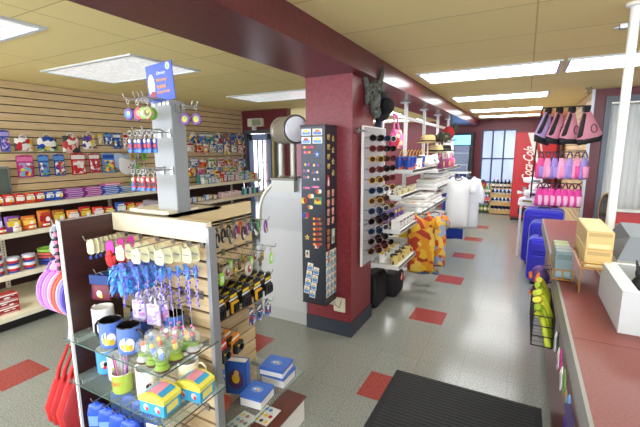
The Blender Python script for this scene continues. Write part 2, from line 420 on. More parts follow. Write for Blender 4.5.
# exit box over the left door
t = TH('emergency_light', 'beige emergency light box on the red wall above the glazed door', 'emergency light', (-4.58, 6.0, 2.04))
m = MB(); m.rbox((0, -.04, .09), (.34, .08, .15), CREAM, .015); m.build('housing', t)
m = MB(); m.rbox((.05, -.085, .09), (.2, .02, .11), M((150, 165, 130), .3), .01); m.build('face_plate', t)
m = MB(); m.lathe((-.03, -.05, -.02), [(.01, .05), (.045, .02), (.04, -.03), (.001, -.035)], M((225, 225, 225), .3)); m.build('lamp_head', t)
# sprinklers
sp0 = None
for p, lb in (((.64, 6.0), 'small ceiling sprinkler beside the slat wall of bags'), ((-2.9, 5.9), 'small ceiling sprinkler above the cylinder head')):
    if sp0: clone(sp0, (p[0], p[1], CH), label=lb)
    else:
        sp0 = TH('sprinkler', lb, 'sprinkler', (p[0], p[1], CH), 0, 'sprinklers')
        m = MB(); m.lathe((0, 0, -.012), [(.001, 0), (.035, 0), (.035, .012)], STEEL, 12); m.build('escutcheon', sp0)
        m = MB(); m.lathe((0, 0, -.07), [(.001, 0), (.03, .003), (.008, .01), (.01, .06)], DSTEEL, 10); m.build('head', sp0)

# ================================================================== LEFT GONDOLA SHELVES
t = TH('wall_shelving', 'long cream wall shelving unit with three shelves under the slat wall', 'shelving', (XW, 0, 0))
base = t
def lw(a, b, mm, mb): mb.bb((a[0]-XW, a[1], a[2]), (b[0]-XW, b[1], b[2]), mm)
m = MB(); lw((XW, -.3, 0), (XW+.012, 5.98, 1.07), DKB, m); m.build('back_panel', t)
for z, xf, y1 in ((1.07, -4.5, 5.98), (.81, -4.4, 5.98), (.43, -4.3, 4.6)):
    m = MB(); lw((XW+.012, -.3, z-.012), (xf, y1, z), SHELFW, m); lw((xf-.004, -.3, z-.045), (xf+.008, y1, z+.004), SHELFW, m); m.build('shelf', t)
m = MB(); lw((XW+.012, -.3, 0), (-4.05, 4.6, .09), BLACK, m); m.build('plinth', t)
m = MB(); lw((XW+.012, -.3, .09), (-4.0, 4.6, .13), SHELFW, m); m.build('base_deck', t)
for y in (-.1, .65, 1.9, 3.15, 4.4, 5.6):
    m = MB(); lw((XW+.012, y-.02, .13), (XW+.03, y+.02, 1.05), CREAM, m)
    for k in range(30): lw((XW+.03, y-.005, .16+k*.03), (XW+.0305, y+.005, .175+k*.03), BLACK, m)
    m.build('upright', t)
# ------------------------------------------------------------------ package builders (front faces -y, hanging: origin at the hook hole)
HK = M((165, 165, 160), .3, .8)
def hook(parent, p, d, L=.2, px=(0, 0, 0), name='peg_hook', cnt=[0]):
    """a peg of length L from point p along unit d, in the frame of the parent (its location px)"""
    m = MB(); p = Vector(p)-Vector(px); d = Vector(d)
    m.tube([p, p+d*L, p+d*(L+.008)+Vector((0, 0, .022))], .0028, HK, 5)
    q = Vector((abs(d.y), abs(d.x), 0))*.011
    m.bb(tuple(p-q-Vector((0, 0, .022))), tuple(p+q+d*.006+Vector((0, 0, .014))), HK)
    return m.build(name, parent)
def art(m, w, h, y, z0, cols, r, bands=True, txt=None):
    """print on a front: ground, header band, figure blobs and lines"""
    c = [M(q, .35) for q in cols]
    y -= .0006
    if bands: m.rect(-w*.46, z0+h*.76, w*.46, z0+h*.95, y, c[1 % len(c)])
    if txt: m.text(txt, -w*.36, z0+h*.8, w*.72, h*.12, y-.0005, c[2 % len(c)])
    for k in range(4):
        m.disc(r.uniform(-.25, .25)*w, z0+h*r.uniform(.3, .62), w*r.uniform(.08, .19), h*r.uniform(.07, .15), y-.0003*(k+1), c[(k+2) % len(c)], 9)
    for k in range(2): m.rect(-w*.4, z0+h*(.07+.08*k), w*r.uniform(.1, .4), z0+h*(.11+.08*k), y-.0003, c[(k+1) % len(c)])
def blister(name, label, cat, loc, rz, w, h, d, cols, group, txt=None, seed=0, ratio=.22):
    """hang card with a shallow tray"""
    r = random.Random(seed)
    t = TH(name, label, cat, loc, rz, group)
    m = MB(); m.prism([(-w/2, -h+.004), (w/2, -h+.004), (w/2, 0), (w*.12, .012), (-w*.12, .012), (-w/2, 0)], 0, .0015, M(cols[0], .35)); art(m, w, h, 0, -h, cols, r, txt=txt)
    m.build('card', t)
    m = MB(); m.rbox((0, -d/2, -h*.62), (w*.78, d, h*.6), PR([cols[0]]+list(cols), 5/w, .3, seed % 5), w*.06); m.build('tray', t)
    return t
def pouch(name, label, cat, loc, rz, w, h, d, cols, group, seed=0, handle=True):
    t = TH(name, label, cat, loc, rz, group)
    poly = [(-w*.5, -h), (-w*.3, -h*1.02), (w*.3, -h*1.02), (w*.5, -h), (w*.47, -h*.3), (w*.42, -.012), (0, -.006), (-w*.42, -.012), (-w*.47, -h*.3)]
    m = MB(); m.puff(poly, 0, d/2, PR(cols, 4/w, .3, seed % 7), 3); m.build('body', t)
    m = MB(); m.bb((-w*.44, -d*.16, -h*.2), (w*.44, d*.16, -h*.08), M(cols[-1], .4)); m.build('zip_band', t)
    if handle:
        m = MB(); m.tube([(-w*.2, 0, -.012), (-w*.12, 0, .018), (0, 0, .026), (w*.12, 0, .018), (w*.2, 0, -.012)], .005, M((235, 235, 238), .3)); m.build('handle', t)
    return t
def box_pack(name, label, cat, loc, rz, w, h, d, cols, group=None, seed=0, txt=None, rx=0.):
    """standing or hanging carton: origin at base centre, front -y"""
    r = random.Random(seed)
    t = TH(name, label, cat, loc, rz, group, rx)
    m = MB(); m.rbox((0, 0, h/2), (w, d, h), M(cols[0], .35), min(w, h)*.03, 1); m.build('carton', t)
    m = MB(); art(m, w, h, -d/2-.0005, 0, cols, r, txt=txt); m.rect(-w*.4, h*.2, w*.4, h*.72, -d/2-.0004, M(cols[-1], .4)); m.build('printed_front', t)
    return t
BL = (30, 70, 165); LB = (90, 150, 215); RD = (190, 35, 40); YL = (235, 200, 50); WH = (238, 236, 230); PK = (225, 120, 165); MG = (190, 50, 130); PU = (120, 70, 160); GN = (110, 175, 70); OR = (225, 115, 40); BK = (28, 26, 28); TL = (50, 140, 150); CRM = (206, 200, 158)

# ------------------------------------------------------------------ things pegged on the left slat wall
def wl(px, py, d=.03): return ax(px, py, XW+d)
def wall_item(kind, x0, y0, x1, y1, nm, label, cat, cols, group, seed, d=.035):
    a = wl(x0, y0, d); b = wl(x1, y1, d); c = wl((x0+x1)/2, y0, d); lo = wl((x0+x1)/2, y1, d)
    w = abs(b.y-a.y); h = c.z-lo.z
    loc = (c.x, c.y, c.z)
    hook(slatwall, (XW, c.y, c.z-.004), (1, 0, 0), d+.03)
    if kind == 'p': return pouch(nm, label, cat, loc, R90, w, h, .05, cols, group, seed)
    return blister(nm, label, cat, loc, R90, w, h, .02, cols, group, seed=seed)
gp = 'packs on the top pegs of the left slat wall'
for i, a in enumerate([
    ('b', -3, 131, 10, 152, 'toy_pack', 'tall lilac and blue toy pack at the left edge of the top pegs', 'toy pack', [BL, (170, 160, 220), PU, YL, (200, 190, 230)]),
    ('p', 12, 137, 33, 151, 'vinyl_pouch', 'wide white pouch with a yellow picture, first on the top pegs', 'pouch', [WH, WH, YL, RD, (60, 60, 60), WH]),
    ('p', 35, 136, 58, 151, 'vinyl_pouch', 'white pouch with green and blue picture on the top pegs', 'pouch', [WH, GN, BL, YL, WH, (50, 50, 50)]),
    ('p', 60, 135, 80, 153, 'vinyl_pouch', 'clear round-eared pouch with a pink face colour on the top pegs', 'pouch', [(60, 60, 62), (225, 180, 160), WH, (190, 60, 60), (50, 48, 50)]),
    ('p', 81, 134, 96, 149, 'vinyl_pouch', 'white pouch with a purple band on the top pegs', 'pouch', [WH, PU, (70, 50, 120), YL, WH]),
    ('b', 97, 134, 103, 144, 'toy_pack', 'small pale yellow card pack on the top pegs', 'toy pack', [CRM, YL, WH, PU, CRM]),
    ('b', 103, 134, 112, 145, 'toy_pack', 'small square blue card pack beside the pale yellow one', 'toy pack', [BL, LB, YL, WH, BL]),
    ('b', 112, 134, 121, 149, 'toy_pack', 'taller blue card pack right of the small square blue one', 'toy pack', [BL, WH, YL, LB, (20, 50, 130)]),
    ('b', 122, 134, 128, 149, 'toy_pack', 'narrow white and red figure pack, last on the top pegs', 'toy pack', [WH, RD, (40, 40, 40), WH, RD])]):
    wall_item(*a, gp, i)
gp = 'packs on the second pegs of the left slat wall'
for i, a in enumerate([
    ('b', 14, 156, 34, 178, 'activity_book_pack', 'large magenta book pack on the second pegs', 'book pack', [MG, PK, WH, YL, RD, (120, 180, 210)]),
    ('b', 36, 155.5, 49.5, 177, 'activity_book_pack', 'blue book pack with a red and green picture, left of its twin', 'book pack', [BL, LB, WH, YL, RD, GN]),
    ('b', 51.5, 155, 65, 176, 'activity_book_pack', 'blue book pack with a red and green picture, right of its twin', 'book pack', [BL, LB, WH, YL, RD, GN]),
    ('b', 69, 154, 86, 175, 'activity_book_pack', 'white and red book pack on the second pegs', 'book pack', [RD, WH, (225, 200, 190), (230, 120, 120), WH]),
    ('b', 87, 154, 100, 173, 'activity_book_pack', 'crimson book pack with white print on the second pegs', 'book pack', [(180, 40, 70), WH, PK, RD, WH]),
    ('b', 101, 154, 115, 173, 'activity_book_pack', 'light blue book pack with colourful picture on the second pegs', 'book pack', [LB, BL, WH, GN, RD, YL])]):
    wall_item(*a, gp, i+20)
# baby bib
c = wl(125, 153, .04); t = TH('baby_bib', 'white bib over a pale blue one on the second pegs', 'bib', (c.x, c.y, c.z), R90)
hook(slatwall, (XW, c.y, c.z-.006), (1, 0, 0), .09)
def bibpoly(s): return [(s*.11*math.cos(a), s*(-.12+.1*math.sin(a))) for a in [PI*(1.12+.76*k/8-.0) for k in range(9)]]+[(s*.1, -.02*s), (s*.06, 0), (.0, -.03*s), (-s*.06, 0), (-s*.1, -.02*s)]
m = MB(); m.prism([(p[0]*1.5-.0, p[1]*1.0) for p in bibpoly(1.1)], .006, .012, M((175, 195, 225), .8)); m.build('back_bib', t)
m = MB(); m.puff([(p[0]*1.35+.03, p[1]*1.15-.05) for p in bibpoly(1.0)], -.004, .007, M((232, 230, 228), .8), 2); m.disc(.03, -.2, .012, .014, -.013, M(RD)); m.build('front_bib', t)
# grey green mirror panel at the left edge
t = TH('display_mirror', 'grey green mirror panel leaning on the slat wall at the left edge', 'mirror', (XW+.1, 1.86, 1.07), R90)
m = MB(); m.rbox((0, .02, .19), (.34, .02, .38), M((120, 132, 128), .4), .01); m.build('frame', t)
m = MB(); m.rbox((0, .007, .19), (.3, .008, .34), M((128, 145, 140), .08, .7), .006); m.build('mirror_glass', t)
# cards and clips hanging between the bib and the white post: small key rings
def keyring(name, label, loc, rz, charm, col, group, s=1., ln=.04):
    t = TH(name, label, 'key ring', loc, rz, group)
    m = MB(); m.loop((0, 0, -.012*s), .012*s, .0014*s, HK, 10); m.tube([(0, 0, -.024*s), (.002, 0, -.024*s-ln*s)], .0016*s, HK, 4); m.build('ring', t)
    m = MB(); z = -.024*s-ln*s
    if charm == 'disc': m.lathe((0, .0, z-.034*s), [(.001, -.006*s), (.034*s, -.006*s), (.038*s, 0), (.034*s, .006*s), (.001, .006*s)], M(col[0], .3), 16, axis='y'); m.disc(0, z-.034*s, .02*s, .02*s, -.0068*s, M(col[1], .4)); m.disc(.006*s, z-.028*s, .009*s, .01*s, -.0075*s, M(col[-1], .4))
    elif charm == 'tag': m.rbox((0, 0, z-.03*s), (.04*s, .006*s, .06*s), M(col[0], .3), .012*s); m.disc(0, z-.03*s, .012*s, .018*s, -.0036*s, M(col[1]))
    else:
        m.ell((0, 0, z-.014*s), (.013*s, .01*s, .014*s), M(col[0], .4), 8, 6); m.ell((0, 0, z-.036*s), (.011*s, .009*s, .015*s), M(col[1], .4), 8, 6)
        for q in (-1, 1): m.ell((q*.012*s, 0, z-.001*s), (.006*s, .003*s, .006*s), M(col[-1], .4), 6, 4)
    m.build('charm', t)
    return t
for r_ in range(4):
    for k in range(3):
        c = wl(131.5+k*6, 133+r_*13, .06); hook(slatwall, (XW, c.y, c.z-.022), (1, 0, 0), .1)
        keyring('key_ring', '%s charm key ring, %s across, %s row down between bib and post' % (['green', 'gold', 'silver'][(k+r_) % 3], ORD[k], ORD[r_]), (c.x, c.y, c.z), R90, ['fig', 'tag'][(k+r_) % 2],
                [[(120, 190, 70), (90, 140, 60), (60, 60, 50)], [(190, 160, 80), (150, 120, 60), (90, 80, 50)], [(180, 180, 175), (130, 130, 125), (80, 80, 80)]][(k+r_) % 3], 'key rings between the bib and the white post', 1.9, .02)
# ---- pegs beyond the white post
cols_b = [[BL, LB, YL, WH, BL], [(25, 60, 150), WH, YL, RD, BL], [(40, 110, 200), WH, OR, BL, YL], [(20, 90, 170), OR, RD, YL, WH], [TL, WH, YL, BL, WH]]
cols_w = [[WH, BL, YL, TL, WH], [WH, RD, PK, YL, WH], [LB, WH, BL, YL, WH], [RD, WH, YL, OR, WH], [(245, 235, 200), YL, RD, WH, OR], [PK, WH, MG, WH, YL], [WH, GN, BL, WH, YL]]
rows = [(133.5, 6.0, 9.5, 'top', cols_b, [193, 202, 209, 218, 226, 233, 239, 244.5]),
        (143, 8, 9, 'second', cols_w, [190, 199, 206, 213, 220, 227, 234, 240, 245]),
        (159, 8, 8, 'third', cols_w, [194, 203, 212, 221, 228, 235, 241, 246]),
        (167, 10, 9, 'bottom', cols_w, [192, 201, 210, 218, 226, 233, 240])]
hdr = ['blue', 'white']
CN = {0: 'navy', 1: 'red', 2: 'yellow'}
for ri, (yy, sl, hh, rn, cs, pxs) in enumerate(rows):
    for k, px in enumerate(pxs):
        w_ = (pxs[k+1]-px if k < len(pxs)-1 else px-pxs[k-1])*.92
        y0 = yy-(px-190)*.02*([-3, 0, 1, 2][ri])*.3
        cc = cs[(k*2+ri) % len(cs)]
        nmc = {BL: 'blue', (25, 60, 150): 'navy', (40, 110, 200): 'bright blue', (20, 90, 170): 'deep blue', TL: 'teal', WH: 'white', LB: 'pale blue', RD: 'red', (245, 235, 200): 'cream', PK: 'pink'}[cc[0]]
        wall_item('b' if (k+ri) % 3 else 'p', px-w_/2, y0, px+w_/2, y0+hh+(k*7 % 3), ['toiletry_pack', 'remedy_pack'][ri % 2] if 0 else 'travel_item_pack',
                  '%s travel pack, %s from left on the %s peg row beyond the post' % (nmc, ORD[k], rn), 'packet', cc, '%s peg row beyond the white post' % rn, k+ri*10, .04)
# ------------------------------------------------------------------ goods on the left shelves
def on_shelf(px, py, z, xf, back=.1): return ax(px, py, xf-back)
def candy(name, label, cat, y, z, x, w, h, d, cols, group, seed, lean=0.):
    t = TH(name, label, cat, (x, y, z), R90, group, 0)
    r = random.Random(seed)
    m = MB(); n = 4; poly = [(-w/2, .001), (w/2, .001), (w/2*.97, h*.5), (w/2, h), (-w/2, h), (-w/2*.97, h*.5)]
    m.puff(poly, 0, d/2, M(cols[0], .25), 3); m.build('wrapper', t)
    m = MB(); m.rect(-w*.42, h*.35, w*.42, h*.7, -d/2-.001, M(cols[1], .3)); m.disc(w*.15, h*.45, w*.16, h*.16, -d/2-.002, M(cols[2], .3)); m.rect(-w*.3, h*.75, w*.3, h*.85, -d/2-.0015, M(cols[-1], .3)); m.build('printed_front', t)
    return t
sh1 = [('red', RD, WH, YL), ('red', (205, 50, 35), WH, YL), ('red', RD, (240, 230, 210), WH), ('orange red', (215, 80, 40), WH, YL), ('red', (190, 30, 30), WH, (220, 200, 90)), ('blue', BL, WH, LB), ('blue', (40, 90, 190), WH, YL)]
ys = 1.72
k = 0
for nm, c1, c2, c3 in sh1:
    for j in range(1):
        candy('candy_box', '%s candy carton, %s from the left along the top shelf front' % (nm, ORD[k]), 'candy box', ys+.045, 1.0722, -4.56, .088, .11, .07, [c1, c2, c3, c2], 'candy cartons on the top shelf', k); ys += .093; k += 1
# stacks of long pencil packs
def packstack(y, n, c1, c2, nm, group, base=1.0722, x=-4.6, w=.2, h=.022, d=.11, ordn=0):
    for j in range(n):
        t = TH('pencil_pack', '%s flat pencil pack, %s from the bottom of the stack %s' % (nm, ORD[j], ['nearest the blue cartons', 'in the middle', 'before the gap', 'nearest the white post'][ordn]), 'pencil pack', (x+.01*(j % 2), y+.012*((j*7) % 3), base+j*(h+.001)), R90+.06*((j*5) % 3-1), group)
        m = MB(); m.rbox((0, 0, h/2), (w, d, h), M(c1, .3), .004, 1); m.build('sleeve', t)
        m = MB(); m.rect(-w*.45, h*.3, w*.45, h*.65, -d/2-.001, M(c2, .3)); m.build('printed_edge', t); m = MB(); m.add([(-w*.3, -d*.3, h+.0006), (w*.3, -d*.3, h+.0006), (w*.3, d*.3, h+.0006), (-w*.3, d*.3, h+.0006)], [(0, 1, 2, 3)], M(c2, .3)); m.build('printed_band', t)
packstack(2.49, 5, (150, 60, 160), (225, 190, 220), 'purple', 'purple pencil packs', ordn=0)
packstack(2.71, 5, (165, 50, 150), (235, 200, 225), 'magenta', 'purple pencil packs', ordn=1)
packstack(2.93, 5, (50, 100, 195), (225, 225, 235), 'blue', 'blue pencil packs', ordn=2)
packstack(3.15, 4, (60, 120, 205), (235, 215, 150), 'light blue', 'blue pencil packs', ordn=3)
packstack(2.97, 1, (235, 90, 150), (250, 220, 230), 'pink', 'blue pencil packs', base=1.0722+5*.023, ordn=2)
m = MB(); m.rbox((0, 0, .025), (.16, .1, .05), M(BL, .3), .01); m.rect(-.07, .012, .07, .035, -.052, M(WH, .3)); ONE(m, 'wipes_pack', 'small blue and white pack on the top shelf left of the white post', 'wipes pack', (-4.6, 3.36, 1.0722), R90)
m = MB(); m.rbox((0, 0, .03), (.1, .08, .06), M((120, 220, 60), .3), .01); m.rect(-.04, .012, .04, .03, -.042, M(WH, .3)); ONE(m, 'wipes_pack', 'bright green pack on the top shelf left of the white post', 'wipes pack', (-4.6, 3.52, 1.0722), R90)
# far part of the top shelf and the second shelf
fc = [(WH, 'white', BL), (RD, 'red', WH), (GN, 'green', WH), (WH, 'white', GN), (LB, 'pale blue', WH), (YL, 'yellow', RD), (BL, 'blue', WH), (PK, 'pink', WH), (TL, 'teal', WH)]
def carton_row(y0, y1, n, z, x, group, desc, hs=(.08, .13), seed=3, nm='medicine_carton', cat='carton', back=False, pal=fc):
    r = random.Random(seed); st = (y1-y0)/n
    for k in range(n):
        c1, cn, c2 = pal[(k*5+seed) % len(pal)]; h = r.uniform(*hs); w = st*.86
        box_pack(nm, '%s %s, %s from the left %s' % (cn, cat, ORD[k], desc), cat, (x+r.uniform(-.02, .01), y0+st*(k+.5), z), R90, w, h, .06, [c1, c2, c2, WH], group, k+seed)
carton_row(4.5, 5.9, 15, 1.072, -4.56, 'cartons on the far top shelf', 'on the far top shelf front', seed=3)
carton_row(4.55, 5.85, 10, 1.072, -4.72, 'cartons at the back of the far top shelf', 'at the back of the far top shelf', (.14, .19), seed=8)
# second shelf near: snack bags
sn = [((150, 120, 190), 'lilac', (215, 200, 235)), (PU, 'purple', YL), (OR, 'orange', (250, 210, 90)), ((200, 110, 30), 'amber', RD), ((170, 100, 40), 'brown orange', YL), ((225, 130, 50), 'orange', WH), (RD, 'red', YL), ((215, 60, 40), 'bright red', WH), ((205, 50, 50), 'red', (240, 220, 120)), (BL, 'blue', WH), ((180, 40, 40), 'dark red', YL), ((215, 90, 50), 'orange red', WH)]
y = 1.62
for k, (c1, cn, c2) in enumerate(sn):
    w = .14; candy('snack_bag', '%s snack bag, %s from the left on the middle shelf' % (cn, ORD[k]), 'snack bag', y+w/2, .8122, -4.5+.015*(k % 2), w*.95, .18-.02*(k > 5)-.02*(k % 3), .06, [c1, c2, (245, 240, 230), c2], 'snack bags on the middle shelf', k); y += w+.005
for k in range(9):
    candy('candy_bar', 'small %s candy bar before the snack bags, %s from the left' % (['red', 'white', 'orange'][k % 3], ORD[k]), 'candy bar', 1.72+k*.13, .8122, -4.435, .075, .06, .025, [[RD, (230, 225, 215), OR][k % 3], WH, YL, RD], 'candy bars on the middle shelf', k)
for k in range(4):
    c1 = [(200, 170, 90), (190, 60, 50), (205, 180, 110), WH][k]
    box_pack('tea_carton', '%s small carton, %s from left on the middle shelf above the dark panel' % (['tan', 'red', 'beige', 'white'][k], ORD[k]), 'carton', (-4.5, 3.42+k*.17, .8122), R90, .13, .075, .08, [c1, WH, YL, (200, 60, 50)], 'small cartons on the middle shelf', k)
carton_row(4.1, 4.75, 7, .812, -4.52, 'packets on the middle shelf beyond the post', 'on the middle shelf just beyond the post', (.05, .09), seed=5, nm='snack_carton', pal=[((120, 90, 70), 'brown', YL), (LB, 'blue', WH), ((180, 120, 100), 'pinkish', WH)])
for k in range(6):
    box_pack('tissue_pack', 'pink and white pack, %s from the left on the far middle shelf' % ORD[k], 'tissue pack', (-4.5, 4.85+k*.085, .8122), R90, .075, .1-.02*(k % 2), .08, [(235, 185, 185), WH, (225, 130, 130), WH], 'pink packs on the far middle shelf', k)
bt = None
def lotion(label, loc, c1, c2, s=1.):
    t = TH('lotion_bottle', label, 'bottle', loc, R90, 'bottles on the far middle shelf')
    m = MB(); m.lathe((0, 0, 0), [(.001, 0), (.026*s, 0), (.028*s, .02*s), (.028*s, .09*s), (.012*s, .11*s), (.012*s, .115*s)], M(c1, .3), 12, sy=.7); m.build('body', t)
    m = MB(); m.lathe((0, 0, .113*s), [(.013*s, 0), (.013*s, .022*s), (.001, .022*s)], M(c2, .3), 10); m.build('cap', t)
for k in range(8): lotion('%s lotion bottle, %s from the left on the far middle shelf' % (['teal', 'pale green', 'blue', 'white'][k % 4], ORD[k]), (-4.49, 5.4+k*.07, .8105), [TL, (150, 215, 190), BL, WH][k % 4], [WH, BL, WH, BL][k % 4], 1.0+.1*(k % 2))
# third shelf: tins, bowls
def tin(label, loc, group):
    t = TH('snack_tub', label, 'tub', loc, R90, group)
    m = MB(); a = M(BL, .3); b_ = M(RD, .3); w_ = M(WH, .3)
    m.lathe((0, 0, 0), [(.001, .0), (.045, 0), (.05, .02), (.052, .045), (.055, .07)], a, 16, mats=[a, a, b_, w_]); m.build('cup', t)
    m = MB(); m.lathe((0, 0, .07), [(.057, -.004), (.058, .003), (.05, .006), (.001, .006)], M((205, 210, 230), .3), 16); m.build('lid', t)
for k, (y, n) in enumerate(((1.62, 2), (1.75, 2), (1.89, 2))):
    for j in range(n+(k == 0)): tin('blue and red snack tub, %s up in the %s stack on the lower shelf' % (ORD[j], ORD[k]), (-4.38+.0*k, y, .4305+j*.0775), 'snack tubs on the lower shelf')
y = 2.1
for j, (c, cn) in enumerate((((45, 55, 130), 'navy'), ((60, 70, 160), 'blue'), ((200, 80, 90), 'coral'), ((225, 110, 100), 'salmon'), ((150, 200, 80), 'lime'))):
    m = MB(); m.lathe((0, 0, 0), [(.001, 0), (.085, 0), (.1, .006), (.104, .032), (.098, .032), (.094, .01), (.001, .006)], M(c, .3), 24)
    ONE(m, 'plastic_bowl', '%s plastic bowl, %s from the bottom of the bowl stack' % (cn, ORD[j]), 'bowl', (-4.42, y, .4305+j*.033), 0, 'stacked plastic bowls')
for k in range(3):
    box_pack('cocoa_carton', 'red carton, %s from the bottom of the pile on the base deck' % ORD[k], 'carton', (-4.15, 1.56, .1305+k*.062), R90, .17, .06, .1, [(180, 35, 35), WH, WH, (140, 25, 25)], 'red cartons on the base deck', k)

# ================================================================== CENTRE DISPLAY (four wing slat fixture)
G0 = (-1.5, 1.35, 0)
gon = TH('slat_display_stand', 'four winged slat display stand with dark side panel on a brown base', 'display stand', G0)
def gb(mb, a, b, mm): mb.bb([a[i]-G0[i] for i in range(3)], [b[i]-G0[i] for i in range(3)], mm)
ZT = 1.31
m = MB(); gb(m, (-2.05, .86, 0), (-1.06, 1.76, .145), WHITE); gb(m, (-2.06, .85, .145), (-1.05, 1.77, .155), grain('base_brown', (92, 44, 34), (110, 56, 44), .3, (8, 1, 1))); m.build('base', gon)
T0 = Matrix.Translation(-Vector(G0))
PT = .06
m = MB(T0); m.bb((-1.755, .885, .155), (-1.745, 1.13+PT, ZT-.004), DKB); m.bb((-1.756, .875, .155), (-1.745, .885, ZT), WHITE); m.bb((-1.756, .875, ZT-.004), (-1.742, 1.12, ZT), ALU); m.build('dark_wing', gon)
m = MB(T0); slats(m, -1.742, -1.13, .155, ZT-.07, .0762, 1.13, 'x', -1); m.bb((-1.742, 1.118, ZT-.083), (-1.13, 1.13+.02, ZT), M((222, 208, 176), .35)); m.bb((-1.742, 1.148, .155), (-1.4, 1.17, ZT), DKB); m.build('front_slat_wing', gon)
m = MB(T0); m.bb((-1.134, 1.115, .155), (-1.114, 1.155, ZT-.02), ALU); m.build('end_trim', gon)
m = MB(T0); slats(m, 1.15, 1.75, .155, ZT-.07, .0762, -1.4, 'y', 1); m.bb((-1.42, 1.15, ZT-.083), (-1.4, 1.75, ZT), M((214, 192, 148), .4)); m.bb((-1.44, 1.15, .155), (-1.42, 1.75, ZT), DKB); m.build('side_slat_wing', gon)
m = MB(T0); m.bb((-2.02, 1.5, .155), (-1.45, 1.54, ZT), DKB); m.bb((-1.742, 1.15, ZT-.012), (-1.4, 1.5, ZT), M((226, 216, 190), .3)); m.build('rear_wing', gon)
# topper
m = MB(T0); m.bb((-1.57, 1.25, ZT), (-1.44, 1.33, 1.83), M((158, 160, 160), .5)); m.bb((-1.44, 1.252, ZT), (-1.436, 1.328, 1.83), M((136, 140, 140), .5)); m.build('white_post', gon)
m = MB(T0); m.bb((-1.72, 1.2, ZT), (-1.44, 1.38, ZT+.012), CREAM); m.build('post_plate', gon)
m = MB(T0 @ Matrix.Translation((-1.475, 1.24, 1.825)) @ Matrix.Rotation(.0, 4, 'Z') @ Matrix.Rotation(-.07, 4, 'Y'))
m.bb((-.085, -.004, 0), (.085, .0, .165), M((34, 72, 178), .4)); wt = M(WH, .5)
m.text('Disney', -.015, .112, .06, .018, -.006, wt, .3)
for k, s_ in enumerate(('Mickey', 'Initial', 'Keyrings')): m.text(s_, -.02, .082-k*.026, [.07, .058, .08][k], .018, -.006, M((235, 160, 60), .5), 0, .02)
m.disc(.06, .145, .014, .016, -.0055, M((210, 235, 215))); m.disc(.06, .143, .005, .01, -.006, M((80, 170, 90)))
m.disc(-.055, .075, .022, .05, -.0055, M((235, 232, 226))); m.disc(-.05, .03, .02, .02, -.0057, M((150, 40, 60)))
m.build('header_sign', gon)
def ghook(p, d, L): return hook(gon, p, d, L, G0)
# key rings around the post
kr = [(-1.545, 1.82, (84, 44, 130), (60, 150, 180), 'purple', 'left'), (-1.505, 1.82, (200, 40, 60), (220, 120, 130), 'red', 'left'), (-1.475, 1.82, (110, 160, 50), (220, 220, 200), 'green', 'left'), (-1.45, 1.82, (150, 150, 90), (90, 80, 50), 'olive', 'left')]
for k, (x, z, c1, c2, cn, sd) in enumerate(kr):
    ghook((x, 1.25, z+.01), (0, -1, 0) if k else (-.25, -.97, 0), .13)
    for j in range(2 if k < 3 else 1):
        keyring('key_ring', '%s round key ring hanging left of the white post, %s on its hook' % (cn, ['front', 'behind'][j]), (x-(.03 if not k else 0), 1.135+j*.045, z+.008), .15, 'disc', [c1, c2, YL], 'round key rings on the white post', .72, .03)
for k in range(2):
    ghook((-1.43, 1.28+k*.03, 1.8), (1, 0, 0), .09)
    keyring('key_ring', 'purple and yellow round key ring right of the white post, %s' % ['nearer', 'farther'][k], (-1.385+k*.04, 1.28+k*.03, 1.808), .3, 'disc', [(100, 50, 120), (190, 180, 60), GN], 'round key rings on the white post', .72, .03)
# cards lower on the post
for r_, (z, n, c1, c2, cn) in enumerate(((1.68, 8, (180, 36, 50), (36, 56, 140), 'blue and red'), (1.51, 6, (40, 40, 60), (190, 36, 56), 'red'))):
    for k in range(n):
        x = -1.56+k*.021
        if k in (2, 5): ghook((x, 1.25, z+.005), (0, -1, 0), .14)
        t = TH('initial_key_ring', '%s figure key ring, %s from left, %s row of white post' % (cn if not (r_ and k == 0) else 'blue', ORD[k], ['upper', 'lower'][r_]), 'key ring', (x, 1.12+.012*(k % 3), z), .1, 'figure key rings on the white post')
        m = MB(); m.loop((0, 0, 0), .011, .0013, HK, 8); m.tube([(0, 0, -.01), (0, 0, -.025)], .0012, HK, 4); m.build('ring', t)
        m = MB(); cc = c1 if not (r_ and k == 0) else BL
        m.rbox((0, 0, -.055), (.022, .006, .062), M(c2, .35), .006); m.ell((0, -.004, -.035), (.008, .005, .009), M((240, 220, 200), .4), 8, 5); m.rbox((0, -.004, -.056), (.017, .004, .018), M(cc, .4), .004); m.rbox((0, -.003, -.078), (.022, .006, .014), M((60, 120, 205), .4), .003); m.build('charm', t)
for z in (1.685, 1.515):
    m = MB(T0); m.tube([(-1.57, 1.16, z+.011), (-1.41, 1.16, z+.011)], .0025, HK, 5)
    m.tube([(-1.5, 1.16, z+.011), (-1.5, 1.25, z+.011)], .0025, HK, 5); m.build('peg_rail', gon)

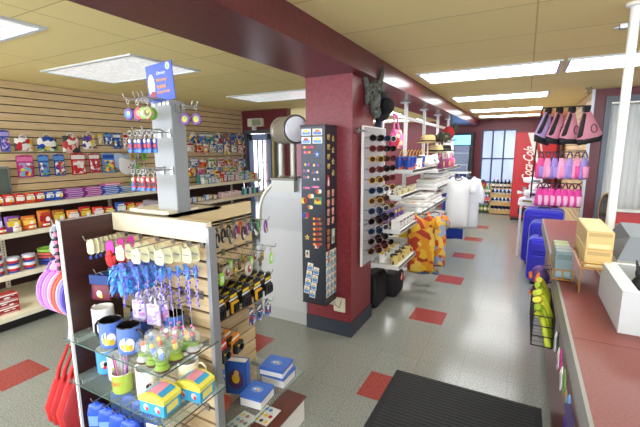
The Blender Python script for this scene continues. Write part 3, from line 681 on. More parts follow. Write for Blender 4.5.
# ---- front wing: hooks with tags
def tag_pack(name, label, cat, loc, rz, w, h, c, group, extra, txt=None):
    t = TH(name, label, cat, loc, rz, group)
    m = MB(); m.prism([(-w/2, -h*.85), (-w*.3, -h), (w*.3, -h), (w/2, -h*.85), (w/2, -.012), (w*.3, .008), (-w*.3, .008), (-w/2, -.012)], -.001, .001, M(c, .5))
    if txt: m.text(txt, -w*.36, -h*.55, w*.72, h*.22, -.0018, M((40, 70, 150)), .25)
    m.build('tag', t)
    extra(t)
    return t
def slotz(k): return ZT-.083-.006-.0762*k
FY = 1.13
def pin_extra(t):
    m = MB(); m.ell((0, -.003, -.075), (.008, .004, .009), M((40, 60, 150), .3), 8, 5); m.tube([(0, 0, -.05), (0, 0, -.068)], .002, HK, 4); m.build('pin', t)
x = -1.655; ghook((x, FY, slotz(0)), (0, -1, 0), .2)
for j in range(7): tag_pack('pin_card', 'cream pin card, %s along the left hook of the front wing' % ORD[j], 'pin card', (x+.004*(j % 2), .95+j*.022, slotz(0)-.006), .35, .035, .06, CRM, 'cream pin cards', pin_extra)
def plush_extra(t):
    m = MB(); m.ell((0, 0, -.085), (.022, .018, .03), M((190, 40, 45), .8), 10, 7); m.ell((0, -.004, -.05), (.016, .014, .016), M((200, 60, 50), .8), 10, 6)
    for q in (-1, 1): m.ell((q*.022, 0, -.075), (.008, .008, .02), M((190, 40, 45), .8), 8, 5); m.ell((q*.01, 0, -.118), (.009, .012, .008), M((40, 40, 50), .8), 8, 5)
    m.build('plush_figure', t)
x = -1.555; ghook((x, FY, slotz(0)), (0, -1, 0), .19)
for j in range(3): tag_pack('plush_clip', 'red plush clip with magenta tag, %s on the second hook' % ORD[j], 'plush clip', (x, .975+j*.05, slotz(0)-.006), .15, .045, .05, (205, 40, 150), 'red plush clips', plush_extra)
FEA = [M((60, 150, 225), .7), M((105, 180, 236), .7), M((110, 120, 215), .7)]
def feather_extra(big):
    def f(t):
        r = random.Random(int(t.location.x*1000)); m = MB(); z0 = -.07
        n = 230 if big else 34
        for k in range(n):
            a = r.uniform(0, 2*PI); e = r.uniform(-1.3, .5); L = r.uniform(.035, .055)*(1 if big else .38)
            d = Vector((math.cos(a)*math.cos(e), math.sin(a)*math.cos(e), math.sin(e)-.45)); s0 = Vector((0, 0, z0-r.uniform(0, .07 if big else .03)))
            p1 = s0+d*L; q = d.cross(Vector((0, 0, 1))).normalized()*.0035*(2. if big else 1)
            p2 = p1+Vector((d.x*.3, d.y*.3, -.7))*L*.5
            m.add([tuple(s0-q*.4), tuple(s0+q*.4), tuple(p1+q), tuple(p1-q), tuple(p2)], [(0, 1, 2, 3), (3, 2, 4)], FEA[k % 3])
        m.ell((0, 0, z0-.03), (.018, .018, .035) if big else (.008, .008, .03), FEA[2], 8, 6); m.build('feather', t)
        m = MB(); m.tube([(0, 0, z0-.03), (.002, 0, -.26)], .0022, M((170, 160, 215), .3), 5)
        for k in range(9):
            z = z0-.07-k*.014; m.ell((r.uniform(-.008, .008), r.uniform(-.008, .008), z), (.0055,)*3, M([(120, 100, 215), (170, 150, 230), (90, 80, 190)][k % 3], .25), 6, 4)
        m.build('bead_strand', t)
    return f
for hx, n, ln, big in ((-1.44, 4, .2, True), (-1.34, 4, .2, False), (-1.24, 4, .17, False), (-1.165, 2, .1, False)):
    ghook((hx, FY, slotz(0)), (0, -1, 0), ln)
    for j in range(n):
        tag_pack('feather_pen', '%s with cream tag, %s on the %s hook of the front wing' % (['blue beaded pen', 'fluffy blue feather pen'][big], ORD[j], {-1.44: 'third', -1.34: 'fourth', -1.24: 'fifth', -1.165: 'last'}[hx]), 'pen',
                 (hx, FY-ln+.012+j*.042, slotz(0)-.006-.004*j), .12, .046, .058, CRM, 'feather pens with cream tags', feather_extra(big), 'Disney')
# coin purses
x = -1.635; zc = slotz(2)+.02; ghook((x, FY, slotz(2)), (0, -1, 0), .18)
for j in range(4):
    t = TH('coin_purse', 'maroon purse with a blue top, %s along the lower left hook' % ORD[j], 'coin purse', (x+.003*j, .965+j*.042, slotz(2)-.004), .3, 'maroon and blue coin purses')
    m = MB(); m.puff([(-.052, -.115), (-.045, -.125), (.045, -.125), (.052, -.115), (.046, -.045), (-.046, -.045)], 0, .012, M((110, 32, 50), .5), 2); m.disc(-.0, -.09, .014, .016, -.0125, M((235, 215, 190))); m.disc(.008, -.1, .008, .009, -.0128, M(YL)); m.build('pouch', t)
    m = MB(); m.bb((-.048, -.009, -.048), (.048, .009, -.006), M((28, 58, 120), .5)); m.tube([(-.02, 0, -.006), (0, 0, .006), (.02, 0, -.006)], .002, HK, 5); m.build('top_band', t)
# lilac bags of beads hanging mid wing
x = -1.4; ghook((x, FY, slotz(3)), (0, -1, 0), .17); ghook((x+.09, FY, slotz(3)), (0, -1, 0), .17)
for j in range(5):
    pouch('bead_pouch', 'clear lilac pouch of beads, %s of the bunch above the glass shelf' % ORD[j], 'pouch', (x+.09*(j % 2), .98+.04*(j//2), slotz(3)-.006), .2, .07, .1, .035, [(205, 190, 225), (170, 150, 205), (230, 215, 235), (190, 130, 190), (215, 205, 230)], 'clear lilac pouches', j)
# charm strings
for j in range(6):
    x = -1.3+j*.028; y = 1.0+.02*(j % 3)
    t = TH('charm_string', 'thin chain with pink flower beads, %s from the left on the front wing' % ORD[j], 'charm string', (x, y, slotz(3)-.004), 0, 'chains with pink beads')
    if j % 2 == 0: ghook((x, FY, slotz(3)), (0, -1, 0), .15)
    m = MB(); m.tube([(0, 0, .006), (0, 0, -.1)], .0012, M((200, 195, 190), .3, .5), 4); m.build('chain', t)
    m = MB()
    for k in range(7): m.ell((.007*math.sin(k*2.1+j), .004, -.1-k*.008), (.006, .006, .006), M([PK, (235, 170, 195), (150, 200, 120), MG][k % 4], .4), 6, 4)
    m.build('flower_beads', t)
# glass shelves
def gshelf(z, x0, y0, x1, y1, nm='glass_shelf'):
    m = MB(T0); m.bb((x0, y0, z-.006), (x1, y1, z), GLS); m.bb((x0, y0-.001, z-.0058), (x1, y0, z-.0002), GEDGE); m.bb((x1, y0, z-.0058), (x1+.001, y1, z-.0002), GEDGE); g = m.build(nm, gon)
    return g
def sbr(p, d, L):
    m = MB(T0); p = Vector(p); d = Vector(d); q = Vector((abs(d.y), abs(d.x), 0))*.004
    e = p+d*L; m.bb(tuple(p-q-Vector((0, 0, .03))), tuple(e+q-Vector((0, 0, .0072))), STEEL); m.build('shelf_bracket', gon)
for z in (.8, .6):
    gshelf(z, -1.72, .83, -1.1 if z > .7 else -1.07, 1.125)
    for x in (-1.68, -1.16): sbr((x, 1.125, z), (0, -1, 0), .26)
gshelf(.33, -1.395, 1.16, -1.05, 1.75)
for y in (1.2, 1.7): sbr((-1.395, y, .33), (1, 0, 0), .28)

# ---- mugs
def mug(label, loc, rz, out, inn, pic, r=.045, h=.113, hshape='ear', handle=None, group='mugs on the glass shelves', pat=None):
    t = TH('mug', label, 'mug', loc, rz, group)
    m = MB(); o_ = pat or M(out, .2, coat=.5); i_ = M(inn, .2)
    m.lathe((0, 0, 0), [(.001, 0), (r*.93, 0), (r, .006), (r, h-.003), (r-.002, h), (r-.004, h-.003), (r-.004, .008), (.001, .006)], o_, 24, mats=[o_, o_, o_, i_, i_, i_, i_]); m.build('body', t)
    m = MB(); hm = M(handle or out, .2)
    if hshape == 'ear':
        m.tube([(r-.004, 0, h*.82), (r+.014, 0, h*.95), (r+.03, 0, h*.85), (r+.028, 0, h*.66), (r+.018, 0, h*.58), (r+.026, 0, h*.46), (r+.024, 0, h*.26), (r+.01, 0, h*.16), (r-.004, 0, h*.22)], .0052, hm, 8)
    else: m.tube([(r-.004, 0, h*.84), (r+.014, 0, h*.88), (r+.028, 0, h*.72), (r+.03, 0, h*.45), (r+.016, 0, h*.2), (r-.004, 0, h*.16)], .0055, hm, 8)
    m.build('handle', t)
    if pic:
        m = MB()
        for k, (c, a, z, s) in enumerate(pic):
            n = 10; vs = []
            for q in range(n):
                aa = a+.7-rz+s/r*math.cos(2*PI*q/n); vs.append(((r+.0006+.0002*k)*math.sin(aa), -(r+.0006+.0002*k)*math.cos(aa), z+s*math.sin(2*PI*q/n)))
            m.add(vs, [tuple(range(n))], M(c, .25))
        m.build('picture', t)
    return t
Z1 = .8005; Z2 = .6005
mug('white mug with a wavy ear shaped handle, leftmost on the upper glass shelf', (-1.63, .96, Z1), PI, WH, (240, 238, 230), [((30, 30, 34), .2, .05, .022), ((230, 150, 130), .25, .045, .014)], hshape='ear')
pc = [((215, 215, 235), .0, .045, .03), (YL, -.15, .035, .017), ((235, 230, 240), .25, .055, .014), ((210, 170, 60), .3, .028, .013)]
mug('blue mug with black inside and yellow figures, left of its twin', (-1.475, .895, Z1), PI+.3, (88, 118, 190), BK, pc, handle=BK, hshape='c')
mug('blue mug with black inside and pale picture, right of its twin', (-1.365, .9, Z1), .1, (88, 118, 190), BK, pc[::-1], handle=BK, hshape='c')
mug('blue mug with yellow figures at the back behind the snow globes', (-1.29, 1.06, Z1), .5, (70, 110, 190), BK, pc, handle=BK, hshape='c')
mug('dark blue mug half hidden at the back left of the upper glass shelf', (-1.46, 1.03, Z1), 2.4, (50, 75, 140), BK, None, handle=BK, hshape='c')
mug('bright blue mug with a small figure, leftmost on the lower glass shelf', (-1.64, .96, Z2), 2.0, (70, 150, 215), WH, [(WH, .1, .05, .018), ((30, 30, 30), .2, .05, .01), (RD, .1, .035, .008)], handle=(70, 150, 215), r=.042, h=.11, hshape='c')
mug('white mug with pale blue shade of print on the lower glass shelf', (-1.54, .95, Z2), -.3, (210, 220, 232), WH, [(LB, .1, .05, .02)], r=.042, h=.11, hshape='c')
tg = mug('lime green mug with orange script, holding pens', (-1.44, .9, Z2), PI-.1, (168, 190, 72), (225, 225, 200), None, h=.085, r=.04, hshape='ear')
m = MB(Matrix.Rotation(PI+.3, 4, 'Z')); vs, fs, tw, th = text_geo('Tigger', .35, .01)
m.add([((.0408)*math.sin((v[0]/tw-.5)*1.4), -.0408*math.cos((v[0]/tw-.5)*1.4), .035+v[1]/th*.026) for v in vs], fs, M((215, 110, 40))); m.build('lettering', tg)
for k in range(5):
    a = k*1.25; m = MB(); top = Vector((.03*math.cos(a), .03*math.sin(a), .15)); m.tube([(.014*math.cos(a), .014*math.sin(a), .012), tuple(top)], .0042, M([(200, 150, 200), (150, 90, 160), (225, 215, 230), (120, 70, 110), (210, 120, 160)][k], .3), 6); m.ell(tuple(top), (.006, .006, .008), M([PK, PU, WH, PU, PK][k]), 6, 4)
    ONE(m, 'novelty_pen', '%s pen standing in the lime green mug' % ['lilac', 'violet', 'whitish', 'plum', 'pink'][k], 'pen', (-1.44, .9, Z2), 0, 'pens in the lime green mug')
mug('white and pink mug with a dark figure beside the lime green mug', (-1.33, .94, Z2), PI, (238, 236, 232), WH, [(PK, .5, .045, .02), ((40, 35, 40), .3, .05, .012), (RD, .6, .03, .01)], hshape='ear')
mug('yellow rimmed mug behind the blue and yellow boxes', (-1.22, 1.06, Z2), .5, (235, 225, 190), WH, [(YL, .2, .05, .02)], hshape='c')
# snow globes
def globe(label, loc, c1, c2, base=(150, 190, 60), s=1.):
    t = TH('snow_globe', label, 'snow globe', loc, rnd.uniform(-.4, .4), 'snow globes on the upper glass shelf')
    m = MB(); m.lathe((0, 0, 0), [(.001, 0), (.023*s, 0), (.024*s, .008*s), (.017*s, .02*s), (.019*s, .026*s), (.016*s, .032*s), (.001, .033*s)], M(base, .4), 14, mats=[M((90, 62, 44)), M((90, 62, 44)), M([v*.8 for v in base]), M([v*.8 for v in base]), M((120, 150, 50)), M((120, 150, 50))]); m.build('base', t)
    m = MB(); m.ell((0, 0, .052*s), (.026*s, .026*s, .026*s), GL((240, 248, 250), .13), 16, 10); m.build('glass_ball', t)
    m = MB(); m.ell((0, 0, .045*s), (.009*s, .008*s, .013*s), M(c1, .5), 8, 6); m.ell((0, -.002, .061*s), (.008*s, .008*s, .008*s), M(c2, .5), 8, 6); m.ell((.008*s, 0, .05*s), (.004*s, .004*s, .009*s), M(c1, .5), 6, 4); m.build('figure', t)
gd = [(145, 357, WH, (225, 110, 40), 'white based snow globe with an orange figure, nearest the mugs', (225, 222, 215)),
      (153, 347, (70, 110, 190), (180, 200, 220), 'snow globe with a blue figure behind the orange one', (140, 185, 60)),
      (154, 360, (80, 120, 200), (225, 190, 60), 'snow globe with a blue and yellow figure at the shelf front', (150, 190, 60)),
      (161, 352, (220, 70, 40), YL, 'snow globe with a red and yellow figure in the middle', (150, 190, 60)),
      (163, 366, (90, 130, 205), WH, 'frontmost snow globe holding a pale blue figure', (150, 190, 50)),
      (176, 355, YL, OR, 'snow globe with a yellow figure and lime base in the middle right', (170, 200, 40)),
      (168, 343, RD, WH, 'snow globe with a red and white figure in the back row', (130, 170, 60)),
      (176, 345, PK, WH, 'snow globe with a pink figure in the back row', (130, 170, 60)),
      (188, 345, YL, (230, 150, 60), 'snow globe with an orange yellow figure at the back right', (120, 170, 60)),
      (200, 349, (30, 30, 34), RD, 'snow globe with a black and red figure, rightmost on the shelf', (215, 215, 215))]
for k, (px, py, c1, c2, lb, bs) in enumerate(gd):
    p = az(px, py+4, Z1); y_ = max(.862, min(p.y, 1.095)); globe(lb, (max(-1.33, min(p.x, -1.13)), y_, Z1), c1, c2, bs, 1.2)
for k, (px, py) in enumerate(((182, 361), (186, 353.5), (168, 367), (207, 347))):
    p = az(px, py, Z1+.004); m = MB(); m.lathe((0, 0, 0), [(.001, -.001), (.013, -.001), (.013, .001), (.001, .001)], M((240, 240, 236)), 12)
    ONE(m, 'price_sticker_disc', 'white round price disc lying by the snow globes, %s from the left' % ORD[[2, 3, 0, 1][k] if 0 else k], 'price disc', (min(p.x, -1.14), max(p.y, .86), Z1+.0015), 0, 'white price discs')
# decorated boxes on lower shelf
def gift(label, loc, rz):
    t = TH('gift_box', label, 'gift box', loc, rz, 'blue and yellow gift boxes'); b_ = M((60, 160, 205), .3); y_ = M((232, 220, 90), .3)
    m = MB(); m.bb((-.06, -.045, 0), (.06, .045, .05), b_)
    for sx in (-1, 1): m.disc(sx*.028, .026, .013, .014, -.0456, M((235, 190, 180))); m.disc(sx*.028+.005, .02, .007, .008, -.0459, M((200, 50, 60)))
    m.add([(.0606, -.03, .01), (.0606, .03, .01), (.0606, .03, .04), (.0606, -.03, .04)], [(0, 1, 2, 3)], M((240, 225, 120))); m.build('box_body', t)
    m = MB(); n = 8; pr = [(-.063, .05)]+[(-.063+.126*k/n, .068+.02*math.sin(PI*k/n)) for k in range(n+1)]+[(.063, .05)]
    m.prism(pr, -.048, .048, y_); 
    def top(u): return .069+.02*math.sin(PI*(u+.063)/.126)
    for k in range(4):
        u0 = -.048+.024*k; u1 = u0+.024; m.add([(u0, -.036, top(u0)+.001), (u1, -.036, top(u1)+.001), (u1, .036, top(u1)+.001), (u0, .036, top(u0)+.001)], [(0, 1, 2, 3)], b_ if k in (0, 3) else M((235, 150, 165)))
    m.build('lid', t)
gift('blue and yellow gift box at the front corner of the lower glass shelf', (-1.2, .895, Z2), .12)
gift('blue and yellow gift box behind, at the right end of the lower glass shelf', (-1.14, 1.02, Z2), .12)
# blue bags below
for x in (-1.68, -1.6, -1.52, -1.44): ghook((x, FY, slotz(10)), (0, -1, 0), .23)
for k in range(8):
    i, j = k % 4, k//4
    t = TH('rain_poncho_pack', 'glossy blue folded pack, %s from the left in the %s rank under the shelves' % (ORD[i], ['front', 'rear'][j]), 'pack', (-1.68+.08*i, .915+.11*j, slotz(10)-.006), .5, 'glossy blue packs below the glass shelves')
    m = MB(); m.puff([(-.045, -.16), (.045, -.16), (.048, -.06), (.036, -.012), (0, -.002), (-.036, -.012), (-.048, -.06)], 0, .022, M((32, 78, 200), .2), 3); m.build('body', t)
    m = MB(); m.bb((-.03, -.0235, -.11), (.03, -.021, -.06), M((120, 160, 230), .3)); m.build('printed_band', t); m = MB(); m.tube([(-.01, 0, -.006), (0, 0, .008), (.01, 0, -.006)], .002, M((60, 100, 210))); m.build('hanging_loop', t)
for k in range(3):
    ghook((-1.33+.07*k, FY, slotz(10)), (0, -1, 0), .2)
    blister('toy_pack', '%s toy pack hanging below the gift boxes, %s from the left' % (['blue and red', 'yellow', 'blue and white'][k], ORD[k]), 'toy pack', (-1.33+.07*k, .94, slotz(10)-.006), .2, .062, .12, .02, [[BL, WH, RD, YL], [YL, BL, WH, LB], [LB, WH, BL, YL]][k], 'packs hanging below the gift boxes', seed=k)

# ---- outer side of the dark wing: visors, red bags, bibs
DX = -1.756
def dhook(y, z, L): return hook(gon, (DX, y, z), (-1, 0, 0), L, G0)
def visor(label, loc, rz, c):
    t = TH('sun_visor', label, 'sun visor', loc, rz, 'sun visors on the dark wing'); mm = M(c, .6)
    m = MB(); n = 20; vs = []; fs = []
    for i in range(4):
        k = 1-i*.2
        for q in range(n):
            a = 2*PI*q/n; vs.append((.075*k*math.cos(a), -.03*(1-k*k)-.004, -.13+.105*k*math.sin(a)))
    for i in range(3):
        for q in range(n): fs.append((i*n+q, i*n+(q+1) % n, (i+1)*n+(q+1) % n, (i+1)*n+q))
    fs.append(tuple(range(3*n, 4*n))); m.add(vs, fs, mm, True)
    m.add([(v[0], v[1]+.003, v[2]) for v in vs], [f[::-1] for f in fs], mm, True); m.build('brim', t)
    m = MB(); m.loop((0, .0, -.13), .077, .004, M([min(255, v*1.2+15) for v in c], .6), 24, sz=1.38); m.build('brim_edging', t)
    m = MB(); m.tube([(-.03, .0, -.03), (-.012, .0, .004), (0, 0, .01), (.012, 0, .004), (.03, 0, -.03)], .004, M(c, .6), 6); m.build('strap', t)
vc = [((170, 120, 200), 'lilac'), ((150, 90, 185), 'violet'), ((215, 130, 190), 'pink'), ((195, 110, 190), 'orchid'), ((225, 160, 205), 'pale pink'), ((200, 80, 70), 'coral red'), ((205, 85, 50), 'orange'), ((160, 140, 215), 'lavender'), ((120, 110, 200), 'periwinkle'), ((70, 50, 140), 'dark purple')]
dhook(.955, 1.075, .25)
for k, (c, cn) in enumerate(vc): visor('%s sun visor, %s from the left in the hanging visor row' % (cn, ORD[k]), (-1.99+k*.0235, .955, 1.068), R90-.18+.02*(k % 3), c)
t = TH('pink_tassel', 'fluffy pale pink tassel on top of the sun visors', 'tassel', (-1.94, .955, 1.085), 0)
m = MB(); r = random.Random(4)
for k in range(40):
    a = r.uniform(0, 2*PI); q = Vector((math.cos(a)*.02, math.sin(a)*.02, 0)); m.tube([(0, 0, .01), tuple(q+Vector((0, 0, .0))), tuple(q*1.7+Vector((0, 0, -.035)))], .003, M([(225, 160, 200), (240, 190, 220)][k % 2], .8), 4)
m.build('strands', t)
m = MB(); m.loop((0, 0, .008), .008, .0015, HK, 8, 'x'); m.build('loop', t)
# hanging strip of small figures
dhook(.93, 1.27, .14)
for k in range(5):
    keyring('key_ring', 'small dark and pink figure charm, %s down beside the edge of the dark wing' % ORD[k], (-1.885, .93, 1.265-k*.035), R90-.6, 'fig', [(225, 130, 160), (60, 40, 60), (30, 28, 30)], 'figure charms beside the dark wing', .9, .008)
dhook(1.0, 1.26, .23)
t = TH('baby_bib', 'grey bib with a blue and green print hung beside the dark wing', 'bib', (-1.97, 1.0, 1.255), R90-.6)
m = MB(); n = 22; vs = []
m.loop((0, 0, -.045), .037, .012, M((170, 178, 185), .8), 20, sz=1.15)
m.prism([(.055*math.cos(a)*1.0, -.115+.06*math.sin(a)) for a in [2*PI*k/20 for k in range(20)]], -.004, .004, M((205, 212, 220), .8)); m.rect(-.03, -.15, .03, -.115, -.0046, M((80, 140, 200))); m.disc(.01, -.1, .015, .012, -.0048, M(GN)); m.build('bib_body', t)
dhook(.93, .83, .12)
t = TH('ribbon_bow', 'lavender ribbon tassel under the visors beside the dark wing', 'ribbon', (-1.84, .93, .83), .4)
m = MB(); m.puff([(-.03, -.12), (0, -.1), (.03, -.13), (.012, -.03), (0, 0), (-.012, -.03)], 0, .01, M((190, 180, 225), .5), 2); m.build('ribbon', t)
m = MB(); m.loop((0, 0, 0), .009, .002, M((190, 180, 225)), 8, 'x'); m.build('loop', t)
for k in range(4):
    if k == 0: dhook(.97, .64, .24)
    t = TH('red_bag', 'red soft shoulder bag, %s from the left beside the dark wing' % ORD[k], 'bag', (-1.97+.05*k, .97, .635), R90-.25, 'red shoulder bags'); c = [(196, 38, 36), (180, 30, 34), (200, 45, 40), (150, 26, 34)][k]
    m = MB(); m.puff([(-.12, -.36), (-.06, -.41), (.06, -.41), (.12, -.36), (.13, -.28), (.08, -.15), (-.08, -.15), (-.13, -.28)], 0, .032, M(c, .7), 4); m.build('body', t)
    m = MB(); m.tube([(-.08, 0, -.22), (-.05, 0, -.1), (0, 0, .004), (.05, 0, -.1), (.08, 0, -.22)], .01, M(c, .7), 6); m.build('strap', t)
    m = MB(); m.puff([(-.07, -.35), (.07, -.35), (.075, -.26), (-.075, -.26)], -.03, .008, M([v*.9 for v in c], .7), 2); m.build('pocket', t)

# ---- side wing (faces +x): bracelets, key rings, batteries, cameras
SX = -1.4
def sz(k): return ZT-.083-.006-.0762*k
for k in range(6):
    y = 1.21+k*.095; ghook((SX, y, sz(0)), (1, 0, 0), .17)
    for j in range(3):
        c = [[(40, 38, 36), (70, 66, 50), (60, 60, 60)], [(30, 30, 30), (80, 74, 60), (45, 45, 45)], [(60, 62, 50), (35, 34, 34), (90, 88, 70)], [(60, 60, 56), (120, 60, 130), (60, 40, 50)], [(215, 70, 60), (130, 60, 150), (60, 60, 70)], [(40, 120, 120), (50, 150, 70), (130, 60, 150)]][k][j]
        t = TH('wrist_watch', '%s strap watch, %s on the %s hook of the top side row' % ({0: 'dark', 1: 'dark', 2: 'olive', 3: 'purplish', 4: 'red or violet', 5: 'teal or green'}[k], ORD[j], ORD[k]), 'watch', (SX+.05+j*.05, y, sz(0)-.006), R90+.3, 'watches on the side wing')
        m = MB(); m.loop((0, 0, -.032), .02, .0055, M(c, .5), 16, sz=1.6); m.build('strap', t)
        m = MB(); m.lathe((0, -.008, -.052), [(.001, -.004), (.012, -.004), (.013, 0), (.012, .006)], M((215, 210, 190), .25, .3), 12, axis='y'); m.build('dial', t)
for k in range(6):
    y = 1.2+k*.1; ghook((SX, y, sz(2)), (1, 0, 0), .2)
    for j in range(3):
        q = (k*3+j) % 4
        keyring('key_ring', '%s key ring, %s on the %s hook of the second side row' % (['brass', 'lime tagged', 'bronze', 'silver'][q], ORD[j], ORD[k]), (SX+.05+j*.06, y, sz(2)+.004), R90+.2, ['fig', 'tag', 'fig', 'disc'][q],
                [[(190, 160, 70), (140, 120, 60), (110, 90, 50)], [(150, 225, 60), (230, 230, 220), WH], [(120, 90, 60), (90, 80, 50), (70, 60, 40)], [(190, 185, 170), (150, 60, 50), WH]][q], 'key rings on the side wing', 1.0, .02)
def battery(label, loc, c1, c2, w=.075, h=.125):
    t = TH('battery_pack', label, 'battery pack', loc, R90+.12, 'black and yellow packs on the side wing')
    m = MB(); m.prism([(-w/2, -h), (w/2, -h), (w/2, -.006), (w*.1, .01), (-w*.1, .01), (-w/2, -.006)], -.001, .001, M(c1, .35)); m.rect(-w*.4, -h*.3, w*.4, -h*.18, -.0016, M((235, 200, 40))); m.rect(-w/2, -h*.42, w/2, -h*.34, -.0016, M((225, 225, 225))); m.build('card', t)
    m = MB(); m.rbox((0, -.008, -h*.7), (w*.8, .014, h*.46), M(c2, .3), .006)
    for q in range(3): m.tube([(-w*.22+q*w*.22, -.018, -h*.88), (-w*.22+q*w*.22, -.018, -h*.54)], .006, M((50, 48, 50), .3, .5), 8)
    m.build('battery_cells', t)
for k in range(6):
    y = 1.2+k*.098; ghook((SX, y, sz(4)), (1, 0, 0), .18)
    for j in range(3):
        yel = k in (2, 4) or (k == 3 and j == 0)
        battery('%s battery pack, %s on the %s hook of the third side row' % (['black', 'yellow and black'][yel], ORD[j], ORD[k]), (SX+.05+j*.05, y, sz(4)-.006), (24, 24, 26), (235, 170, 30) if yel else (40, 40, 44))
for k in range(3):
    y = 1.52+k*.07
    if k != 1: ghook((SX, y+.0, sz(6)), (1, 0, 0), .2)
    blister('film_pack', 'blue and white film pack, %s from left, far end of side wing' % ORD[k], 'film pack', (SX+.16, y+(.0 if k != 1 else .0), sz(6)-.006), R90+.3, .06, .085, .018, [(50, 70, 120), WH, LB, (90, 90, 100), RD], 'film packs on the side wing', seed=k)
hook(gon, (SX, 1.59, sz(6)), (1, 0, 0), .2, G0)
for k in range(3):
    y = 1.2+k*.1; ghook((SX, y, sz(7)), (1, 0, 0), .16)
    for j in range(2):
        t = TH('disposable_camera_pack', '%s camera pack, %s on the %s hook of the fourth side row' % (['black and white', 'red', 'orange'][k], ['front', 'rear'][j], ORD[k]), 'camera pack', (SX+.15-j*.06, y, sz(7)-.006), R90+.2, 'camera packs on the side wing')
        c = [(60, 60, 62), (215, 60, 35), (235, 140, 30)][k]
        m = MB(); m.prism([(-.045, -.12), (.045, -.12), (.045, -.03), (.01, .008), (-.01, .008), (-.045, -.03)], -.001, .001, M(c, .35)); m.rect(-.035, -.035, .035, -.022, -.0016, M(WH)); m.build('card', t)
        m = MB(); m.rbox((0, -.014, -.078), (.075, .026, .055), M((40, 40, 42), .3), .01); m.lathe((.008, -.028, -.078), [(.015, 0), (.015, -.008), (.01, -.01), (.001, -.01)], M((20, 20, 22), .2), 14, axis='y'); m.rbox((-.022, -.0285, -.06), (.014, .004, .01), M(YL), .002); m.build('camera', t)
for k in range(3):
    ghook((SX, 1.2+.06*k, sz(9)), (1, 0, 0), .1) if k != 1 else None
    blister('card_game_pack', 'blue pack, %s of three low beside the metal end trim' % ORD[k], 'pack', (SX+.06+k*.02, 1.2+.06*k, sz(9)-.008), R90, .055, .1, .02, [BL, LB, WH, (30, 50, 120), LB], 'blue packs low on the side wing', seed=k)
hook(gon, (SX, 1.26, sz(9)), (1, 0, 0), .14, G0)
# books and boxes on the low glass shelf
Z3 = .3305
def book(label, loc, rz, w, h, d, c, page=(238, 234, 222), art_=None, group='blue books on the low glass shelf', lying=False):
    t = TH('picture_book', label, 'book', loc, rz, group)
    m = MB(); m.bb((-w/2, -d/2, 0), (w/2, -d/2+.004, h), M(c, .3)); m.bb((-w/2, d/2-.004, 0), (w/2, d/2, h), M(c, .3)); m.bb((w/2-.004, -d/2, 0), (w/2, d/2, h), M(c, .3))
    for k, (cc, x, z, s) in enumerate(art_ or []): m.disc(x, z, s, s*1.3, -d/2-.0006-.0003*k, M(cc, .4))
    m.build('cover', t)
    m = MB(); m.bb((-w/2+.004, -d/2+.004, .003), (w/2-.004, d/2-.004, h-.003), M(page, .7)); m.build('pages', t)
book('upright white paged book with a yellow figure on a dark cover', (-1.265, 1.42, Z3), .3, .12, .185, .05, (52, 100, 190), art_=[((90, 60, 110), 0, .085, .045), (YL, 0, .09, .022), ((235, 200, 120), .005, .12, .014)])
def bbox(label, loc, rz, w, d, h, art_):
    t = TH('blue_gift_set', label, 'boxed set', loc, rz, 'blue boxed sets on the low glass shelf')
    m = MB(); m.rbox((0, 0, h/2), (w, d, h), M((236, 234, 230), .4), .003, 1); m.build('tray', t)
    m = MB(); m.bb((-w/2-.002, -d/2-.002, h-.012), (w/2+.002, d/2+.002, h+.004), M((70, 112, 200), .3)); m.bb((-w/2-.002, d/2-.002, .0), (w/2+.002, d/2+.002, h), M((60, 100, 190), .3)); m.bb((-w/2-.002, -d/2-.002, .0), (-w/2, d/2+.002, h), M((60, 100, 190), .3))
    for k, (c, x, y, s) in enumerate(art_): n = 9; m.add([(x+s*math.cos(2*PI*q/n), y+s*.7*math.sin(2*PI*q/n), h+.0046+.0002*k) for q in range(n)], [tuple(range(n))], M(c))
    m.build('lid', t)
ba = [((120, 160, 220), 0, 0, .035), (YL, .005, .004, .01), (WH, -.012, .0, .009), ((220, 150, 120), .015, -.008, .008)]
bbox('blue boxed set in the middle of the low glass shelf', (-1.13, 1.41, Z3), .1, .12, .13, .055, ba)
bbox('blue boxed set at the far end of the low glass shelf, upper of two', (-1.14, 1.6, Z3+.061), .12, .14, .13, .04, ba)
bbox('blue boxed set at the far end of the low glass shelf, lower of two', (-1.135, 1.61, Z3), .05, .14, .13, .055, ba)
t = TH('toy_box', 'red and blue slanted toy box beside the upright book', 'toy box', (-1.29, 1.28, Z3), .3)
m = MB(); m.prism([(-.06, 0), (.07, 0), (.07, .03), (-.06, .085)], -.06, .03, M((165, 60, 40), .35)); m.build('carton', t)
m = MB(); m.bb((.0, -.065, 0), (.075, -.058, .028), M(BL, .3)); m.disc(-.02, .03, .018, .022, -.0606, M((90, 60, 120))); m.disc(.02, .03, .01, .01, -.0606, M(YL)); m.build('printed_side', t)
# sticker sheets on the base deck and shelf
for k, (x, y, z) in enumerate(((-1.2, 1.22, .1555), (-1.25, 1.42, .1555), (-1.16, 1.52, .1555), (-1.13, 1.34, .1555), (-1.1, 1.2, .1555), (-1.3, 1.25, .1555))):
    m = MB(); m.bb((-.05, -.07, 0), (.05, .07, .0015+.0006*k), M((236, 234, 226), .4))
    for q in range(8): rr = random.Random(q+k*9); n = 8; xx, yy = -.028+.028*(q % 3), -.048+.045*(q//3); m.add([(xx+.012*math.cos(2*PI*s/n), yy+.013*math.sin(2*PI*s/n), .002+.0006*k) for s in range(n)], [tuple(range(n))], M([(50, 50, 90), YL, RD, LB, (40, 40, 44)][rr.randrange(5)]))
    ONE(m, 'sticker_sheet', 'white sticker sheet lying on the brown base, %s nearest the end trim' % ORD[k], 'sticker sheet', (x, y, z), .1*k-.2, 'sticker sheets on the brown base')

